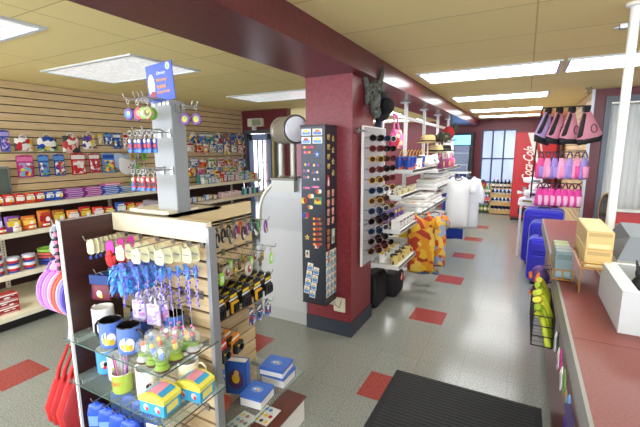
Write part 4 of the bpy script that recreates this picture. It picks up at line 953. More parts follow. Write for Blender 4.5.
# ================================================================== GREY PRESS MACHINE
t = TH('souvenir_press_machine', 'grey metal machine with a rounded shoulder and drum head left of the column', 'machine', (-1.92, 3.05, 0)); GM = M((186, 186, 184), .35, .15); GM2 = M((190, 188, 180), .35, .1)
x0, x1 = -.26, .25; y0, y1 = -.2, .3
arc = [(x0, 1.0)]+[(x1-.16-(.35)*math.cos(a), 1.0+.36*math.sin(a)) for a in [PI/2*k/10 for k in range(11)]]+[(x1, 1.36)]
prof = [(x0, 0), (x1, 0), (x1, 1.36)]+arc[::-1][1:]
m = MB(); m.prism(prof, y0, y1, GM); m.build('cabinet', t)
m = MB(); out = [(x0-.004, .9)]+[(p[0]-.004, p[1]+.004) for p in arc]; inn = [(x0+.012, .9)]+[(x1-.16-.333*math.cos(a), 1.0+.343*math.sin(a)) for a in [PI/2*k/10 for k in range(11)]]
for i in range(len(inn)-1): m.prism([out[i], out[i+1], inn[i+1], inn[i]], y0-.02, y0+.0, M((228, 222, 204), .35))
m.build('shoulder_rim', t)
m = MB(); m.bb((x0+.015, y0-.004, .12), (x1-.01, y0, .88), M((196, 196, 196), .35, .1)); m.bb((x1-.03, y0-.007, .45), (x1-.022, y0-.004, .6), DSTEEL); m.build('lower_door', t)
m = MB(); m.bb((x0+.04, y0-.004, .9), (x1-.01, y0, 1.18), M((182, 182, 182), .35, .1)); m.build('upper_panel', t)
m = MB(); m.bb((-.08, -.25, 1.24), (.16, .05, 1.34), GM2); m.bb((-.09, -.26, 1.34), (.17, .06, 1.36), M((120, 116, 104), .4, .2)); m.build('post_block', t)
for x in (-.04, .09):
    m = MB(); m.lathe((x, -.14, 1.36), [(.04, 0), (.03, .02), (.03, .3), (.001, .3)], M((176, 172, 160), .3, .3), 14); m.build('support_post', t)
TT = Matrix.Translation((.05, -.14, 1.78)) @ Matrix.Rotation(-.55, 4, 'Z')
m = MB(TT); m.lathe((0, 0, 0), [(.001, -.15), (.11, -.15), (.125, -.135), (.125, -.1), (.118, -.095), (.118, .1), (.125, .11), (.125, .14)], M((172, 166, 152), .3, .45), 28, axis='x'); m.build('drum_head', t)
m = MB(TT); m.lathe((0, 0, 0), [(.125, .14), (.12, .15), (.108, .145)], M((120, 116, 110), .3, .5), 28, axis='x'); m.build('drum_rim', t)
m = MB(TT); m.lathe((0, 0, 0), [(.112, .138), (.09, .146), (.001, .15)], M((244, 246, 250), .25), 28, axis='x'); m.build('viewing_glass', t)

# ================================================================== MAGNET TOWER, COLUMN THINGS
TX0, TX1, TY0, TY1 = -1.575, -1.36, 2.62, 2.829
t = TH('magnet_display_tower', 'tall dark magnet display box standing off the red column', 'display tower', ((TX0+TX1)/2, (TY0+TY1)/2, .345))
m = MB(); w_, d_ = (TX1-TX0)/2, (TY1-TY0)/2; m.bb((-w_, -d_, 0), (w_, d_, 1.44), M((52, 54, 62), .35, .3)); m.build('metal_box', t)
m = MB(); m.bb((-w_-.003, -d_-.003, 1.44), (w_+.003, d_+.003, 1.45), BLACK); m.bb((-w_-.003, -d_-.003, -.008), (w_+.003, d_+.003, 0), BLACK); m.build('end_caps', t)
def magnet(label, face, u, z, kind, c, w, h, group, tilt=0., cat='magnet'):
    """u across the face, z up; face 'f' faces -y, 's' faces +x"""
    loc = (TX0+u, TY0, z) if face == 'f' else (TX1, TY0+u, z)
    m = MB(); a, b, d = [M(q, .35) for q in c]
    if kind == 'sq': m.bb((-w/2, -.004, -h/2), (w/2, 0, h/2), a); m.rect(-w*.42, -h*.4, w*.42, h*.05, -.0046, b); m.disc(0, h*.15, w*.25, h*.22, -.005, d)
    elif kind == 'star': m.prism([((w/2 if k % 2 == 0 else w*.22)*math.sin(PI*k/5), (w/2 if k % 2 == 0 else w*.22)*math.cos(PI*k/5)) for k in range(10)][::-1], -.006, 0, a); m.disc(0, 0, w*.14, w*.14, -.0066, b)
    elif kind == 'hand': 
        m.ell((0, -.004, -h*.2), (w*.45, .004, h*.3), a, 8, 5)
        for q in (-1, 0, 1): m.ell((q*w*.26, -.004, h*.22), (w*.13, .004, h*.3), a, 6, 4)
        m.disc(0, -h*.2, w*.15, h*.12, -.0086, b)
    else: m.rbox((0, -.003, 0), (w, .006, h), a, h*.4); m.disc(-w*.3, 0, h*.4, h*.5, -.0066, b); m.disc(w*.3, h*.1, h*.35, h*.45, -.0066, d)
    ONE(m, 'magnet', label, cat, loc, 0 if face == 'f' else R90, group, ry=tilt)
MC = [(WH, LB, YL), ((235, 225, 200), (60, 120, 200), OR), (WH, (90, 150, 210), RD)]
for k in range(4): magnet('square picture magnet at the tower top, %s' % ['upper left', 'upper right', 'lower left', 'lower right'][k], 'f', .05+.1*(k % 2), 1.74-.062*(k//2), 'sq', MC[k % 3], .082, .05, 'picture magnets at the tower top')
for k, (u, z, w, h, kd, c, lb) in enumerate([
    (.07, 1.625, .11, .02, 'bar', (RD, YL, (190, 60, 150)), 'long red name magnet just below the square pictures'),
    (.06, 1.585, .07, .02, 'bar', ((215, 60, 50), PK, YL), 'short red and pink name magnet below the long red one'),
    (.15, 1.57, .06, .06, 'star', ((60, 110, 200), YL, RD), 'big blue star magnet on the front of the tower'),
    (.06, 1.49, .06, .022, 'bar', ((50, 70, 150), YL, RD), 'blue and yellow name magnet, first row left'), (.14, 1.485, .065, .022, 'bar', ((50, 70, 150), YL, RD), 'blue and yellow name magnet, first row right'),
    (.05, 1.44, .065, .022, 'bar', ((60, 80, 160), RD, YL), 'blue and red name magnet, second row left'), (.13, 1.43, .065, .022, 'bar', ((60, 80, 160), RD, YL), 'blue and red name magnet, second row right'),
    (.05, 1.39, .06, .022, 'bar', ((70, 90, 160), RD, YL), 'blue name magnet, third row left'), (.14, 1.375, .06, .022, 'bar', ((70, 90, 160), WH, YL), 'blue name magnet, third row right'),
    (.05, 1.305, .065, .016, 'bar', (PK, MG, PK), 'slim pink script magnet on the left'), (.13, 1.315, .07, .016, 'bar', ((240, 130, 190), MG, PK), 'slim pink script magnet on the right'),
    (.16, 1.28, .05, .035, 'bar', ((225, 190, 60), RD, WH), 'round yellow magnet under the right pink script'), (.09, 1.24, .05, .035, 'bar', ((235, 200, 70), OR, WH), 'round yellow magnet in the middle of the tower'),
    (.03, 1.2, .035, .05, 'bar', (OR, YL, RD), 'orange figure magnet at the left edge of the tower'), (.15, 1.205, .07, .06, 'sq', ((60, 140, 90), YL, RD), 'square green and yellow picture magnet on the front'),
    (.08, 1.15, .05, .03, 'bar', ((235, 210, 90), (180, 60, 50), WH), 'oval yellow magnet below the middle one'), (.04, 1.08, .05, .05, 'bar', (YL, BL, RD), 'yellow and blue figure magnet on the lower left'),
    (.14, 1.06, .08, .02, 'bar', (RD, YL, GN), 'wide red and green name magnet above the stripes'),
    (.05, .9, .05, .05, 'star', (YL, (60, 110, 190), RD), 'yellow star magnet above the white card'),
    (.13, .83, .05, .026, 'bar', ((240, 225, 220), (60, 60, 60), RD), 'white oval magnet with two dark dots'),
    (.05, .76, .035, .06, 'sq', (WH, (220, 180, 150), (60, 60, 60)), 'white card magnet with a small figure')]):
    magnet(lb, 'f', u, z, kd, c, w, h, 'single magnets on the tower front')
for k in range(5): magnet('pencil shaped red and yellow magnet, %s from the top of the five' % ORD[k], 'f', .145, 1.02-.042*k, 'bar', (RD, YL, (60, 160, 90)), .09, .022, 'pencil shaped magnets', -.12)
for k in range(8): magnet('white and blue strip magnet, %s row %s in the slanting block' % (ORD[k//2], ['left', 'right'][k % 2]), 'f', .075+.055*(k % 2)-.012*(k//2), .655-.068*(k//2)-.03*(k % 2), 'sq', (WH, LB, (220, 190, 130)), .05, .062, 'strip magnets in the slanting block', .12)
for k in range(4): magnet('tan moose shaped magnet on the tower side, %s from the top' % ORD[k], 's', .055, 1.7-.075*k, 'hand', ((190, 160, 90), (90, 70, 40), (90, 70, 40)), .055, .045, 'tan magnets on the tower side')
for k in range(4): magnet('gold star magnet on the tower side, %s from the top' % ORD[k], 's', .135, 1.69-.09*k, 'star', ((205, 185, 120), (60, 60, 50), (90, 70, 40)), .05, .05, 'gold star magnets on the tower side')
magnet('narrow red magnet on the tower side above the hands', 's', .05, 1.36, 'sq', (RD, WH, WH), .035, .09, 'single red magnet on the side')
for k in range(8): magnet('pink hand shaped magnet on the tower side, %s row %s' % (ORD[k//2], ['left', 'right'][k % 2]), 's', .05+.08*(k % 2), 1.26-.075*(k//2), 'hand', ((215, 160, 140), (180, 110, 100), WH), .05, .06, 'pink hand magnets')
for k in range(5): magnet('amber figure magnet on the tower side, %s from the top' % ORD[k], 's', .05, .95-.06*k, 'hand', ((190, 120, 70), (120, 40, 30), WH), .05, .05, 'amber magnets on the tower side')
magnet('pale green card magnet high on the right of the tower side', 's', .14, .9, 'sq', ((200, 215, 190), (150, 160, 140), WH), .05, .12, 'pale card on the side')
for k in range(18): magnet('small white and gold picture magnet, row %s, %s column of the lower side block' % (ORD[k//3], ['left', 'middle', 'right'][k % 3]), 's', .04+.062*(k % 3), .76-.066*(k//3), 'sq', (WH, (90, 170, 200), (205, 170, 100)), .054, .058, 'picture magnets of the lower side block')
# wall plate under tower
t = TH('outlet_plate', 'cream electrical plate with a dark plug on the column under the magnet tower', 'outlet', (-1.37, 2.828, .28))
m = MB(); m.rbox((.04, -.005, .0), (.11, .01, .13), CREAM, .008); m.build('plate', t)
m = MB(); m.rbox((-.02, -.02, .02), (.05, .03, .04), M((200, 196, 186), .4), .006); m.tube([(0, -.02, 0), (.05, -.03, -.02), (.06, -.01, .04)], .003, BLACK, 5); m.build('plug', t)
for k, (px, py) in enumerate(((352.5, 122), (352.5, 133))):
    pass
for k, (px, py) in enumerate(((353, 131), (357, 224))):
    p = ax(px+3, py, -1.225); t = TH('wall_peg', '%s chrome peg bracket on the right face of the red column' % ['upper', 'lower'][k], 'peg bracket', (p.x, p.y, p.z), 0, 'chrome peg brackets')
    m = MB(); m.lathe((0, 0, 0), [(.001, .03), (.02, .028), (.02, .0), (.001, 0)], STEEL, 14, axis='x'); m.build('flange', t)
    m = MB(); m.tube([(.02, 0, 0), (.05, 0, 0), (.05, .15, .005)], .006, STEEL, 8); m.build('arm', t)
# gargoyle mask and hat on the column top
p = ax(369, 96, -1.2); t = TH('gargoyle_mask', 'dark grey horned gargoyle mask high on the right face of the column', 'mask', (-1.215, p.y+.03, p.z), R90-.6); GG = speck('gargoyle_stone', (52, 54, 48), (104, 106, 94), 40, .6, bump=.6, bscale=70)
m = MB(); m.ell((0, -.05, .02), (.075, .06, .1), GG, 14, 10); m.ell((0, -.09, -.09), (.042, .05, .1), GG, 12, 8); m.ell((0, -.12, -.14), (.036, .035, .05), GG, 10, 6)
for q in (-1, 1):
    m.ell((q*.04, -.1, .03), (.03, .018, .014), GG, 8, 5); m.ell((q*.03, -.085, -.02), (.02, .03, .04), GG, 8, 5); m.ell((q*.055, -.055, -.03), (.022, .03, .05), GG, 8, 5); m.ell((q*.018, -.145, -.12), (.009, .009, .012), BLACK, 6, 4)
m.ell((0, -.13, -.06), (.02, .025, .06), GG, 8, 5); m.build('face', t)
for q in (-1, 1):
    m = MB(); m.prism([(q*.03, .06), (q*.085, .05), (q*.1, .14), (q*.11, .25), (q*.07, .17)], -.07, -.03, GG); m.tube([(q*.05, -.05, .08), (q*.09, -.05, .16), (q*.108, -.05, .24)], .03, GG, 7, r2=.004); m.build('ear', t)
    m = MB(); m.ell((q*.036, -.112, .018), (.011, .008, .008), M((20, 20, 18), .2), 8, 5); m.build('eye', t)
p = ax(382, 105, -1.1); t = TH('witch_hat', 'black round brimmed hat with a hanging navy scarf beside the gargoyle mask', 'hat', (-1.2, 3.42, 1.99), R90-.4)
m = MB(); m.lathe((0, 0, 0), [(.13, .0), (.132, -.012), (.1, -.03), (.075, -.04), (.07, -.1), (.04, -.13), (.001, -.135)], M((14, 14, 18), .85), 26, axis='y'); m.build('brim_and_crown', t)
m = MB(); m.puff([(-.05, -.32), (.05, -.33), (.05, -.05), (-.03, -.05)], .03, .015, M((22, 28, 52), .8), 2); m.build('scarf', t)
m = MB(); m.tube([(-.0, .02, .1), (0, .0, .2)], .004, STEEL, 5); m.build('hanging_wire', t)

# ------------------------------------------------------------------ sunglasses board
BX = -1.19; y0, y1 = 2.98, 3.52
t = TH('sunglasses_rack', 'white upright sunglasses board with a clear lower panel beside the column', 'sunglasses rack', (BX, (y0+y1)/2, .6)); rackg = t
m = MB(); m.bb((-.006, y0-3.25, .0), (.0, y1-3.25, 1.2), GL((226, 228, 232), .5)); m.build('board', t)
m = MB(); m.bb((-.012, y0-3.25-.012, 0), (.006, y0-3.25, 1.2), WHITE); m.bb((-.012, y0-3.25, 1.19), (.006, y1-3.25, 1.2), WHITE); m.bb((-.012, y1-3.25, 0), (.006, y1-3.25+.012, 1.2), WHITE); m.build('board_frame', t)
m = MB(); m.bb((-.035, -.2, .9), (-.006, -.18, .93), STEEL); m.bb((-.035, -.2, .25), (-.006, -.18, .28), STEEL); m.build('wall_bracket', t)
lens = [(22, 20, 20), (46, 30, 24), (26, 34, 52), (70, 34, 30), (50, 50, 56), (16, 16, 18), (66, 44, 26)]
frm = [(26, 24, 26), (84, 54, 36), (34, 62, 92), (110, 34, 42), (200, 200, 200), (60, 40, 36), (190, 150, 60)]
def glasses(label, loc, rz, lc, fc, group='sunglasses on the board'):
    t = TH('sunglasses', label, 'sunglasses', loc, rz, group); f = M(fc, .3)
    m = MB()
    for q in (-1, 1): m.loop((q*.036, 0, 0), .027, .0035, f, 12, sz=.78)
    m.tube([(-.01, 0, .006), (0, -.004, .009), (.01, 0, .006)], .0028, f, 5); m.build('frame', t)
    t.scale = (1.2,)*3
    m = MB()
    for q in (-1, 1): m.disc(q*.036, 0, .0265, .021, -.001, M(lc, .06))
    m.build('lenses', t)
    for q in (-1, 1):
        m = MB(); m.tube([(q*.063, 0, .006), (q*.066, .03, .006), (q*.066, .1, .0), (q*.064, .125, -.018)], .0025, f, 5); m.build('temple', t)
cn = ['black', 'brown', 'blue framed', 'red framed', 'silver framed', 'dark brown', 'gold framed']
for r_ in range(12):
    z = 1.7-r_*.088
    for k in range(3):
        q = (r_*3+k*2+r_//3) % 7
        glasses('%s sunglasses, %s column %s row down on the white board' % (cn[q], ['left', 'middle', 'right'][k], ORD[r_]), (BX+.09, y0+.08+k*.17, z), R90-.55, lens[q], frm[q])
        m = MB(); m.bb((BX-BX, y0+.11+k*.17-3.25-.008, z-.6-.004), (.11, y0+.11+k*.17-3.25+.008, z-.6+.002), CLEAR); m.build('nose_peg', rackg)

# ================================================================== WHITE SHELF RACK along the aisle
t = TH('white_shelf_rack', 'long white metal shelf rack with posts along the aisle behind the column', 'shelf rack', (-1.38, 5.0, 0)); RK = t; RW = M((226, 226, 222), .4)
def rk(mb, a, b, mm): mb.bb((a[0]+1.38, a[1]-5, a[2]), (b[0]+1.38, b[1]-5, b[2]), mm)
for k, px in enumerate((381.5, 398, 412, 424, 433, 441)):
    y = [3.28, 3.98, 4.9, 5.9, 6.9, 7.9][k]
    m = MB(); rk(m, (-1.4, y-.02, .0), (-1.36, y+.02, 2.189), RW); m.build('post', t)
    m = MB(); rk(m, (-1.44, y-.05, 2.175), (-1.32, y+.05, 2.189), STEEL); rk(m, (-1.46, y-.06, 0), (-1.3, y+.06, .012), RW); m.build('post_plate', t)
m = MB(); rk(m, (-1.39, 3.28, 1.98), (-1.37, 7.9, 2.02), RW); rk(m, (-1.39, 3.28, .2), (-1.37, 7.9, .24), RW); m.build('cross_rail', t)
m = MB(); 
for k in range(5): rk(m, (-1.385, 3.98+k*.98, 1.1), (-1.375, 3.98+k*.98+.6, 1.12), STEEL)
m.build('rear_bar', t)
def rshelf(z, y0, y1, x1=-.96, x0=-1.36):
    m = MB(); rk(m, (x0, y0, z-.02), (x1, y1, z), RW); rk(m, (x1-.006, y0, z-.032), (x1, y1, z+.006), RW); rk(m, (x0, y0-.004, z-.032), (x1, y0, z+.006), RW); m.build('shelf', RK)
    for y in (y0+.05, y1-.05):
        m = MB(); m.prism([(0.0, z-.1), (.3, z-.02), (.0, z-.02)], y-5-.003, y-5+.003, RW); m.build('shelf_bracket', RK)
SH = [(1.185, 3.35, 4.05), (.865, 3.35, 4.0), (.53, 3.32, 3.95), (1.4, 3.7, 4.9), (.62, 4.1, 4.86), (.92, 4.1, 5.7), (1.34, 4.95, 6.7), (.7, 4.95, 5.85), (1.12, 4.95, 6.7), (.45, 4.95, 6.8)]
for z, a, b in SH: rshelf(z, a, b)
m = MB(); rk(m, (-1.36, 3.9, .2), (-1.2, 3.92, .24), RW); m.build('foot_bar', t)
def souv_cup(label, loc, c, lid, straw, group):
    t = TH('souvenir_cup', label, 'cup', loc, rnd.uniform(0, 1), group)
    m = MB(); m.lathe((0, 0, 0), [(.001, 0), (.032, 0), (.042, .11), (.042, .115)], PR([c, c, c, OR, c], 34, .3, int(loc[1]*10) % 5), 16); m.build('cup_body', t)
    m = MB(); m.lathe((0, 0, .114), [(.045, 0), (.045, .012), (.03, .018), (.001, .018)], M(lid, .3), 16); m.build('lid', t)
    m = MB(); m.tube([(0, 0, .13), (.012, 0, .18), (.03, 0, .2)], .004, M(straw, .4), 6); m.build('straw', t)
k = 0
for i in range(5):
    for j in range(2):
        c, cn_ = [(BL, 'blue'), (BL, 'blue'), (WH, 'white'), (WH, 'white'), (BL, 'blue')][i]
        souv_cup('%s cup with yellow straw, %s along the top shelf, %s rank' % (cn_, ORD[i], ['front', 'back'][j]), (-1.02-.1*j, 3.78+.13*i, 1.4005), c, BK if cn_ == 'white' else BL, YL, 'souvenir cups on the rack top shelf'); k += 1
# mugs and shot glasses on the near bay
def small(label, name, cat, loc, r, h, c1, c2, group):
    t = TH(name, label, cat, loc, rnd.uniform(-.5, .5), group); a = PR([c1, c1, c2, c1, (60, 55, 50)], 2/r*.6, .3, int(loc[1]*20) % 4)
    m = MB(); m.lathe((0, 0, 0), [(.001, 0), (r*.85, 0), (r, h), (r-.003, h), (r*.8, .006), (.001, .006)], a, 14, mats=[a, a, M(WH), M(c2), M(c2)]); m.build('body', t)
    if cat == 'mug': m = MB(); m.tube([(r*.9, 0, h*.8), (r+.022, 0, h*.75), (r+.022, 0, h*.3), (r*.9, 0, h*.2)], .005, M(c1, .3), 6); m.build('handle', t)
for i in range(4):
    for j in range(3): small('%s mug, %s along and %s in depth on the lowest near shelf' % (['yellow rimmed', 'white', 'blue rimmed'][j], ORD[i], ORD[j]), 'souvenir_mug', 'mug', (-1.03-.12*j, 3.4+.14*i, .531), .04, .09, [(225, 200, 120), WH, (210, 215, 225)][j], [(60, 50, 40), YL, BL][j], 'mugs on the lowest near shelf')
for i in range(5):
    for j in range(2): box_pack('souvenir_box', '%s box, %s along the middle near shelf, %s rank' % (['white and navy', 'yellow and purple'][j], ORD[i], ['front', 'back'][j]), 'boxed mug', (-1.02-.12*j, 3.42+.115*i, .866+.0*j), R90, .09, .09+.06*j, .08, [[WH, (40, 40, 90), (40, 40, 90), WH], [(120, 90, 170), YL, YL, PU]][j], 'boxes on the middle near shelf', i)
for i in range(6):
    for j in range(2): small('%s shot glass, %s along the upper near shelf, %s rank' % (['clear amber', 'white'][j], ORD[i], ['front', 'back'][j]), 'shot_glass', 'shot glass', (-1.01-.1*j, 3.42+.1*i, 1.186), .024, .06, [(215, 205, 170), WH][j], [(170, 140, 70), (90, 80, 60)][j], 'shot glasses on the upper near shelf')
for i in range(4):
    small('white mug, %s along the second bay lower shelf' % ORD[i], 'souvenir_mug', 'mug', (-1.02, 4.2+.17*i, .6205), .05, .1, WH, [BL, YL, LB, RD][i], 'mugs on the second bay')
    box_pack('souvenir_box', 'yellow and blue box behind the white mugs, %s along' % ORD[i], 'boxed mug', (-1.16, 4.2+.17*i, .6205), R90, .13, .12, .1, [YL, BL, BL, LB], 'yellow boxes on the second bay', i)
# folded shirts
def folded(label, loc, rz, c, h=.045, pr=None, group='folded shirts on the rack'):
    t = TH('folded_shirt', label, 'folded shirt', loc, rz, group)
    m = MB(); m.rbox((0, 0, h/2), (.26, .3, h), M(c, .85), h*.45, 3); m.build('cloth', t)
    m = MB()
    n = 9
    for k in range(4): rr = random.Random(k+int(loc[1]*50)); cx, cy = rr.uniform(-.05, .05), rr.uniform(-.1, .1); m.add([(cx+.03*math.cos(2*PI*q/n), cy+.03*math.sin(2*PI*q/n), h+.0008+.0003*k) for q in range(n)], [tuple(range(n))], M((pr or [(90, 90, 95), (60, 60, 66), OR, (150, 150, 155)])[k % 4], .7))
    m.build('print', t)
k = 0
for (y, z, n) in ((4.3, .9205, 2), (4.65, .9205, 3), (5.0, .9205, 3), (5.35, .9205, 2), (5.2, 1.1205, 2), (5.6, 1.1205, 3), (6.0, 1.1205, 3), (6.4, 1.1205, 2)):
    for j in range(n):
        folded('%s folded shirt, %s up in the %s pile, %s rack shelf' % (['white', 'off white'][j % 2], ORD[j], ORD[k % 4], ['lower', 'upper'][z > 1]), (-1.13, y, z+j*.047), .05*(j % 3-1), [(236, 234, 232), (226, 222, 214)][j % 2])
    k += 1
# hats
def hat(label, loc, rz, c, brim, h=.1, rad=.085, camo=None, band=(60, 45, 30), group='hats on the rack'):
    t = TH('sun_hat', label, 'hat', loc, rz, group); mm = camo or M(c, .85)
    m = MB(); m.lathe((0, 0, 0), [(brim, .012), (brim*.8, .0), (rad+.01, .006), (rad, .02), (rad*.92, h*.8), (rad*.7, h), (rad*.3, h*.93), (.001, h*.9)], mm, 24, sx=1.1, sy=.95); m.build('crown_and_brim', t)
    m = MB(); m.lathe((0, 0, .012), [(rad+.003, 0), (rad-.001, .026)], M(band, .7), 24, sx=1.1, sy=.95); m.build('hat_band', t)
CAMO = PR([(60, 66, 44), (90, 92, 62), (40, 44, 34), (120, 112, 80), (50, 54, 40)], 26, .9)
hat('tan straw hat on top of the white rack', (-1.08, 4.85, 1.68), 0, (190, 165, 110), .15)
hat('pale straw hat with dark band lower behind the cups', (-1.02, 5.05, 1.56), .3, (205, 185, 135), .14, band=(40, 32, 26))
hat('camouflage hat left of the red plush on the white rack', (-1.0, 5.45, 1.72), .3, (80, 80, 50), .16, .11, camo=CAMO)
hat('camouflage hat set behind the other camouflage one', (-1.1, 5.75, 1.7), .1, (80, 80, 50), .16, .11, camo=CAMO)
hat('black hat with wide brim below the camouflage hats', (-.98, 5.4, 1.58), 0, (26, 26, 28), .15, .08, band=(70, 70, 60))
for k, (x, y, z) in enumerate(((-1.08, 4.85, 1.4), (-1.02, 5.05, 1.34), (-1.0, 5.45, 1.34), (-1.1, 5.75, 1.34), (-.98, 5.4, 1.34))):
    hz = [1.68, 1.56, 1.72, 1.7, 1.58][k]
    m = MB(); m.lathe((0, 0, 0), [(.06, 0), (.06, .008), (.008, .012), (.008, hz-z+.05), (.05, hz-z+.07), (.001, hz-z+.08)], WHITE, 12); ONE(m, 'hat_stand', 'white hat stand holding the %s hat on the rack' % ['tan straw', 'pale straw', 'front camouflage', 'rear camouflage', 'black'][k], 'hat stand', (x, y, z+.0005), 0, 'hat stands')
# white cloth heap and purple tote on the top shelf
t = TH('plush_toy', 'white fluffy plush heap beside the cups on the rack', 'plush toy', (-1.0, 4.5, 1.4005)); r = random.Random(5)
m = MB()
for k in range(14): m.ell((r.uniform(-.07, .07), r.uniform(-.13, .13), .04+r.uniform(0, .07)), (.05, .06, .04), M((238, 234, 226), .9), 8, 6)
m.build('body', t); m = MB(); m.ell((.09, -.05, .08), (.014, .018, .012), BLACK, 6, 4); m.ell((.09, .05, .1), (.012, .014, .01), M(YL), 6, 4); m.build('face_details', t)
for k in range(3):
    t = TH('souvenir_tote', 'purple magenta souvenir bag, %s along the rack edge' % ORD[k], 'tote bag', (-.99, 5.2+.42*k, 1.3405), R90-.05, 'purple souvenir bags on the rack')
    m = MB(); m.puff([(-.16, 0), (.16, 0), (.15, .14), (-.15, .14)], 0, .05, M([(125, 35, 95), (165, 50, 120), (220, 90, 150)][k], .6), 3); m.disc(0, .07, .05, .04, -.052, M((225, 200, 110))); m.build('body', t)
    m = MB(); m.tube([(-.08, 0, .13), (-.05, 0, .2), (.05, 0, .2), (.08, 0, .13)], .008, M((215, 60, 130), .6), 6); m.build('handle', t)
# pink bag hanging from the rail
t = TH('child_backpack', 'red and pink patterned child bag hanging from the rack rail', 'bag', (-1.36, 4.35, 1.975), R90-.5)
m = MB(); m.puff([(-.1, -.36), (.1, -.36), (.11, -.22), (.06, -.14), (-.06, -.14), (-.11, -.22)], -.04, .05, PR([(200, 50, 80), PK, RD, (240, 200, 160), MG], 18, .6), 3); m.build('body', t)
m = MB(); m.tube([(-.04, -.04, -.16), (-.02, -.02, 0), (0, 0, .03), (.02, -.02, 0), (.04, -.04, -.16)], .012, M((215, 110, 160), .6), 6); m.build('strap', t)
t = TH('rooster_plush', 'white plush bird with a red head hanging at the rack end', 'plush toy', (-1.2, 6.95, 2.0), .4)
m = MB(); m.ell((0, 0, -.42), (.1, .1, .26), M((236, 232, 226), .95), 14, 10); m.build('body', t); m = MB(); m.ell((0, 0, -.12), (.1, .09, .12), M((150, 24, 30), .9), 12, 8); m.build('red_head', t)
m = MB(); m.tube([(0, 0, -.02), (0, 0, .188)], .004, STEEL, 5); m.ell((.1, 0, -.04), (.04, .03, .09), M((30, 60, 40), .9), 8, 6); m.build('hanging_cord', t)

# hanging shirts
def shirt(name, label, loc, rz, w, h, mat, sl=.16, sleeve=.2, depth=.05, group=None, trim=None, hang=.06):
    """short sleeved shirt on a hanger: origin at the hanger hook top, faces -y"""
    t = TH(name, label, 'shirt', loc, rz, group); z = -hang
    m = MB(); n = 12
    body = [(-w*.46, z-h), (-w*.2, z-h-.01), (w*.2, z-h+.005), (w*.46, z-h), (w*.48, z-h*.5), (w*.44, z-.16), (w*.5, z-.05), (w*.22, z-.0), (w*.1, z-.035), (0, z-.05), (-w*.1, z-.035), (-w*.22, z), (-w*.5, z-.05), (-w*.44, z-.16), (-w*.48, z-h*.5)]
    m.puff(body, 0, depth, mat, 3); m.build('torso', t)
    for q in (-1, 1):
        m = MB(); m.puff([(q*w*.5-.02*q, z-.03), (q*(w*.5+sl*.6), z-.06-sleeve*.5), (q*(w*.5+sl*.55), z-.05-sleeve), (q*(w*.5-.02), z-.04-sleeve*.95), (q*(w*.42), z-.12)][::q], 0, depth*.7, mat, 2); m.build('sleeve', t)
    if trim: m = MB(); m.loop((0, -depth*.6, z-.02), w*.13, .006, trim, 12, sz=.5); m.build('collar', t)
    m = MB(); m.tube([(0, 0, z-.01), (0, 0, -.02), (.015, 0, 0), (0, 0, .012), (-.012, 0, 0)], .003, STEEL, 5); m.tube([(-w*.4, 0, z-.03), (0, 0, z-.0), (w*.4, 0, z-.03)], .006, M((30, 30, 30)), 6); m.build('hanger', t)
    return t
FLW = PR([(228, 160, 30), (235, 190, 50), (200, 80, 30), (228, 150, 40), (240, 200, 90), (180, 60, 40)], 16, .8)
BYL = PR([(120, 140, 190), (225, 200, 70), (190, 200, 220), (80, 100, 160), (210, 190, 100)], 20, .8)
m = MB(); rk(m, (-1.36, 4.28, 1.01), (-.84, 4.3, 1.03), RW); m.build('hanging_arm', RK); m = MB(); rk(m, (-1.36, 4.03, .99), (-.84, 4.05, 1.01), RW); m.build('hanging_arm', RK)
shirt('hawaiian_shirt', 'yellow and orange flowered shirt, front one hanging from the rack', (-.92, 4.0, .99), .25, .3, .64, FLW, .05, .12, group='flowered shirts on the rack')
shirt('hawaiian_shirt', 'orange flowered shirt hanging right behind the front yellow one', (-.83, 4.2, .99), .35, .28, .62, PR([(225, 140, 40), (200, 70, 40), (240, 200, 90), (150, 170, 210)], 20, .8), .05, .12, group='flowered shirts on the rack')
shirt('hawaiian_shirt', 'blue and yellow flowered shirt hanging lowest behind the yellow ones', (-.93, 4.36, .9), .2, .3, .68, BYL, .05, .12, group='flowered shirts on the rack')
m = MB(); rk(m, (-1.36, 5.71, 1.26), (-.7, 5.73, 1.28), RW); m.build('hanging_arm', RK); m = MB(); rk(m, (-1.36, 6.09, 1.25), (-.7, 6.11, 1.27), RW); m.build('hanging_arm', RK)
shirt('tee_shirt', 'white T shirt with open neck, front one at the rack end', (-.82, 5.72, 1.27), .1, .34, .74, M((240, 240, 240), .85), .12, .2, .08, 'white shirts at the rack end', M((60, 60, 70)))
shirt('sport_shirt', 'white shirt with a navy side stripe hanging second at the rack end', (-.72, 5.95, 1.27), .3, .36, .78, M((232, 234, 238), .85), .1, .36, .06, 'white shirts at the rack end', M((40, 50, 110)))
m_ = shirt('blue_shirt', 'bright blue shirt hem showing under the white ones at the rack end', (-.93, 6.1, 1.26), .1, .34, .98, M((40, 80, 200), .8), .06, .2, .05)
# dark bags on the floor under the rack
for k, (x, y) in enumerate(((-1.3, 3.62), (-1.22, 4.0))):
    t = TH('duffel_bag', 'black bag on the floor under the lowest rack shelf, %s' % ['nearer the column', 'farther one with a red corner'][k], 'bag', (x, y+.0, 0), R90, 'black bags under the rack')
    m = MB(); m.rbox((0, 0, .13+.05*(1-k)), (.34, .16, .26+.1*(1-k)), M((26, 24, 28), .7), .06); m.build('body', t)
    m = MB(); m.tube([(-.08, -.06, .28), (0, -.075, .36), (.08, -.06, .28)], .01, BLACK, 6); m.build('handle', t)
    if k: m = MB(); m.prism([(.02, .16), (.14, .14), (.05, .24)], -.09, -.078, M((225, 70, 50))); m.prism([(.0, .2), (.05, .24), (.02, .16)], -.093, -.09, M(WH)); m.build('red_patch', t)

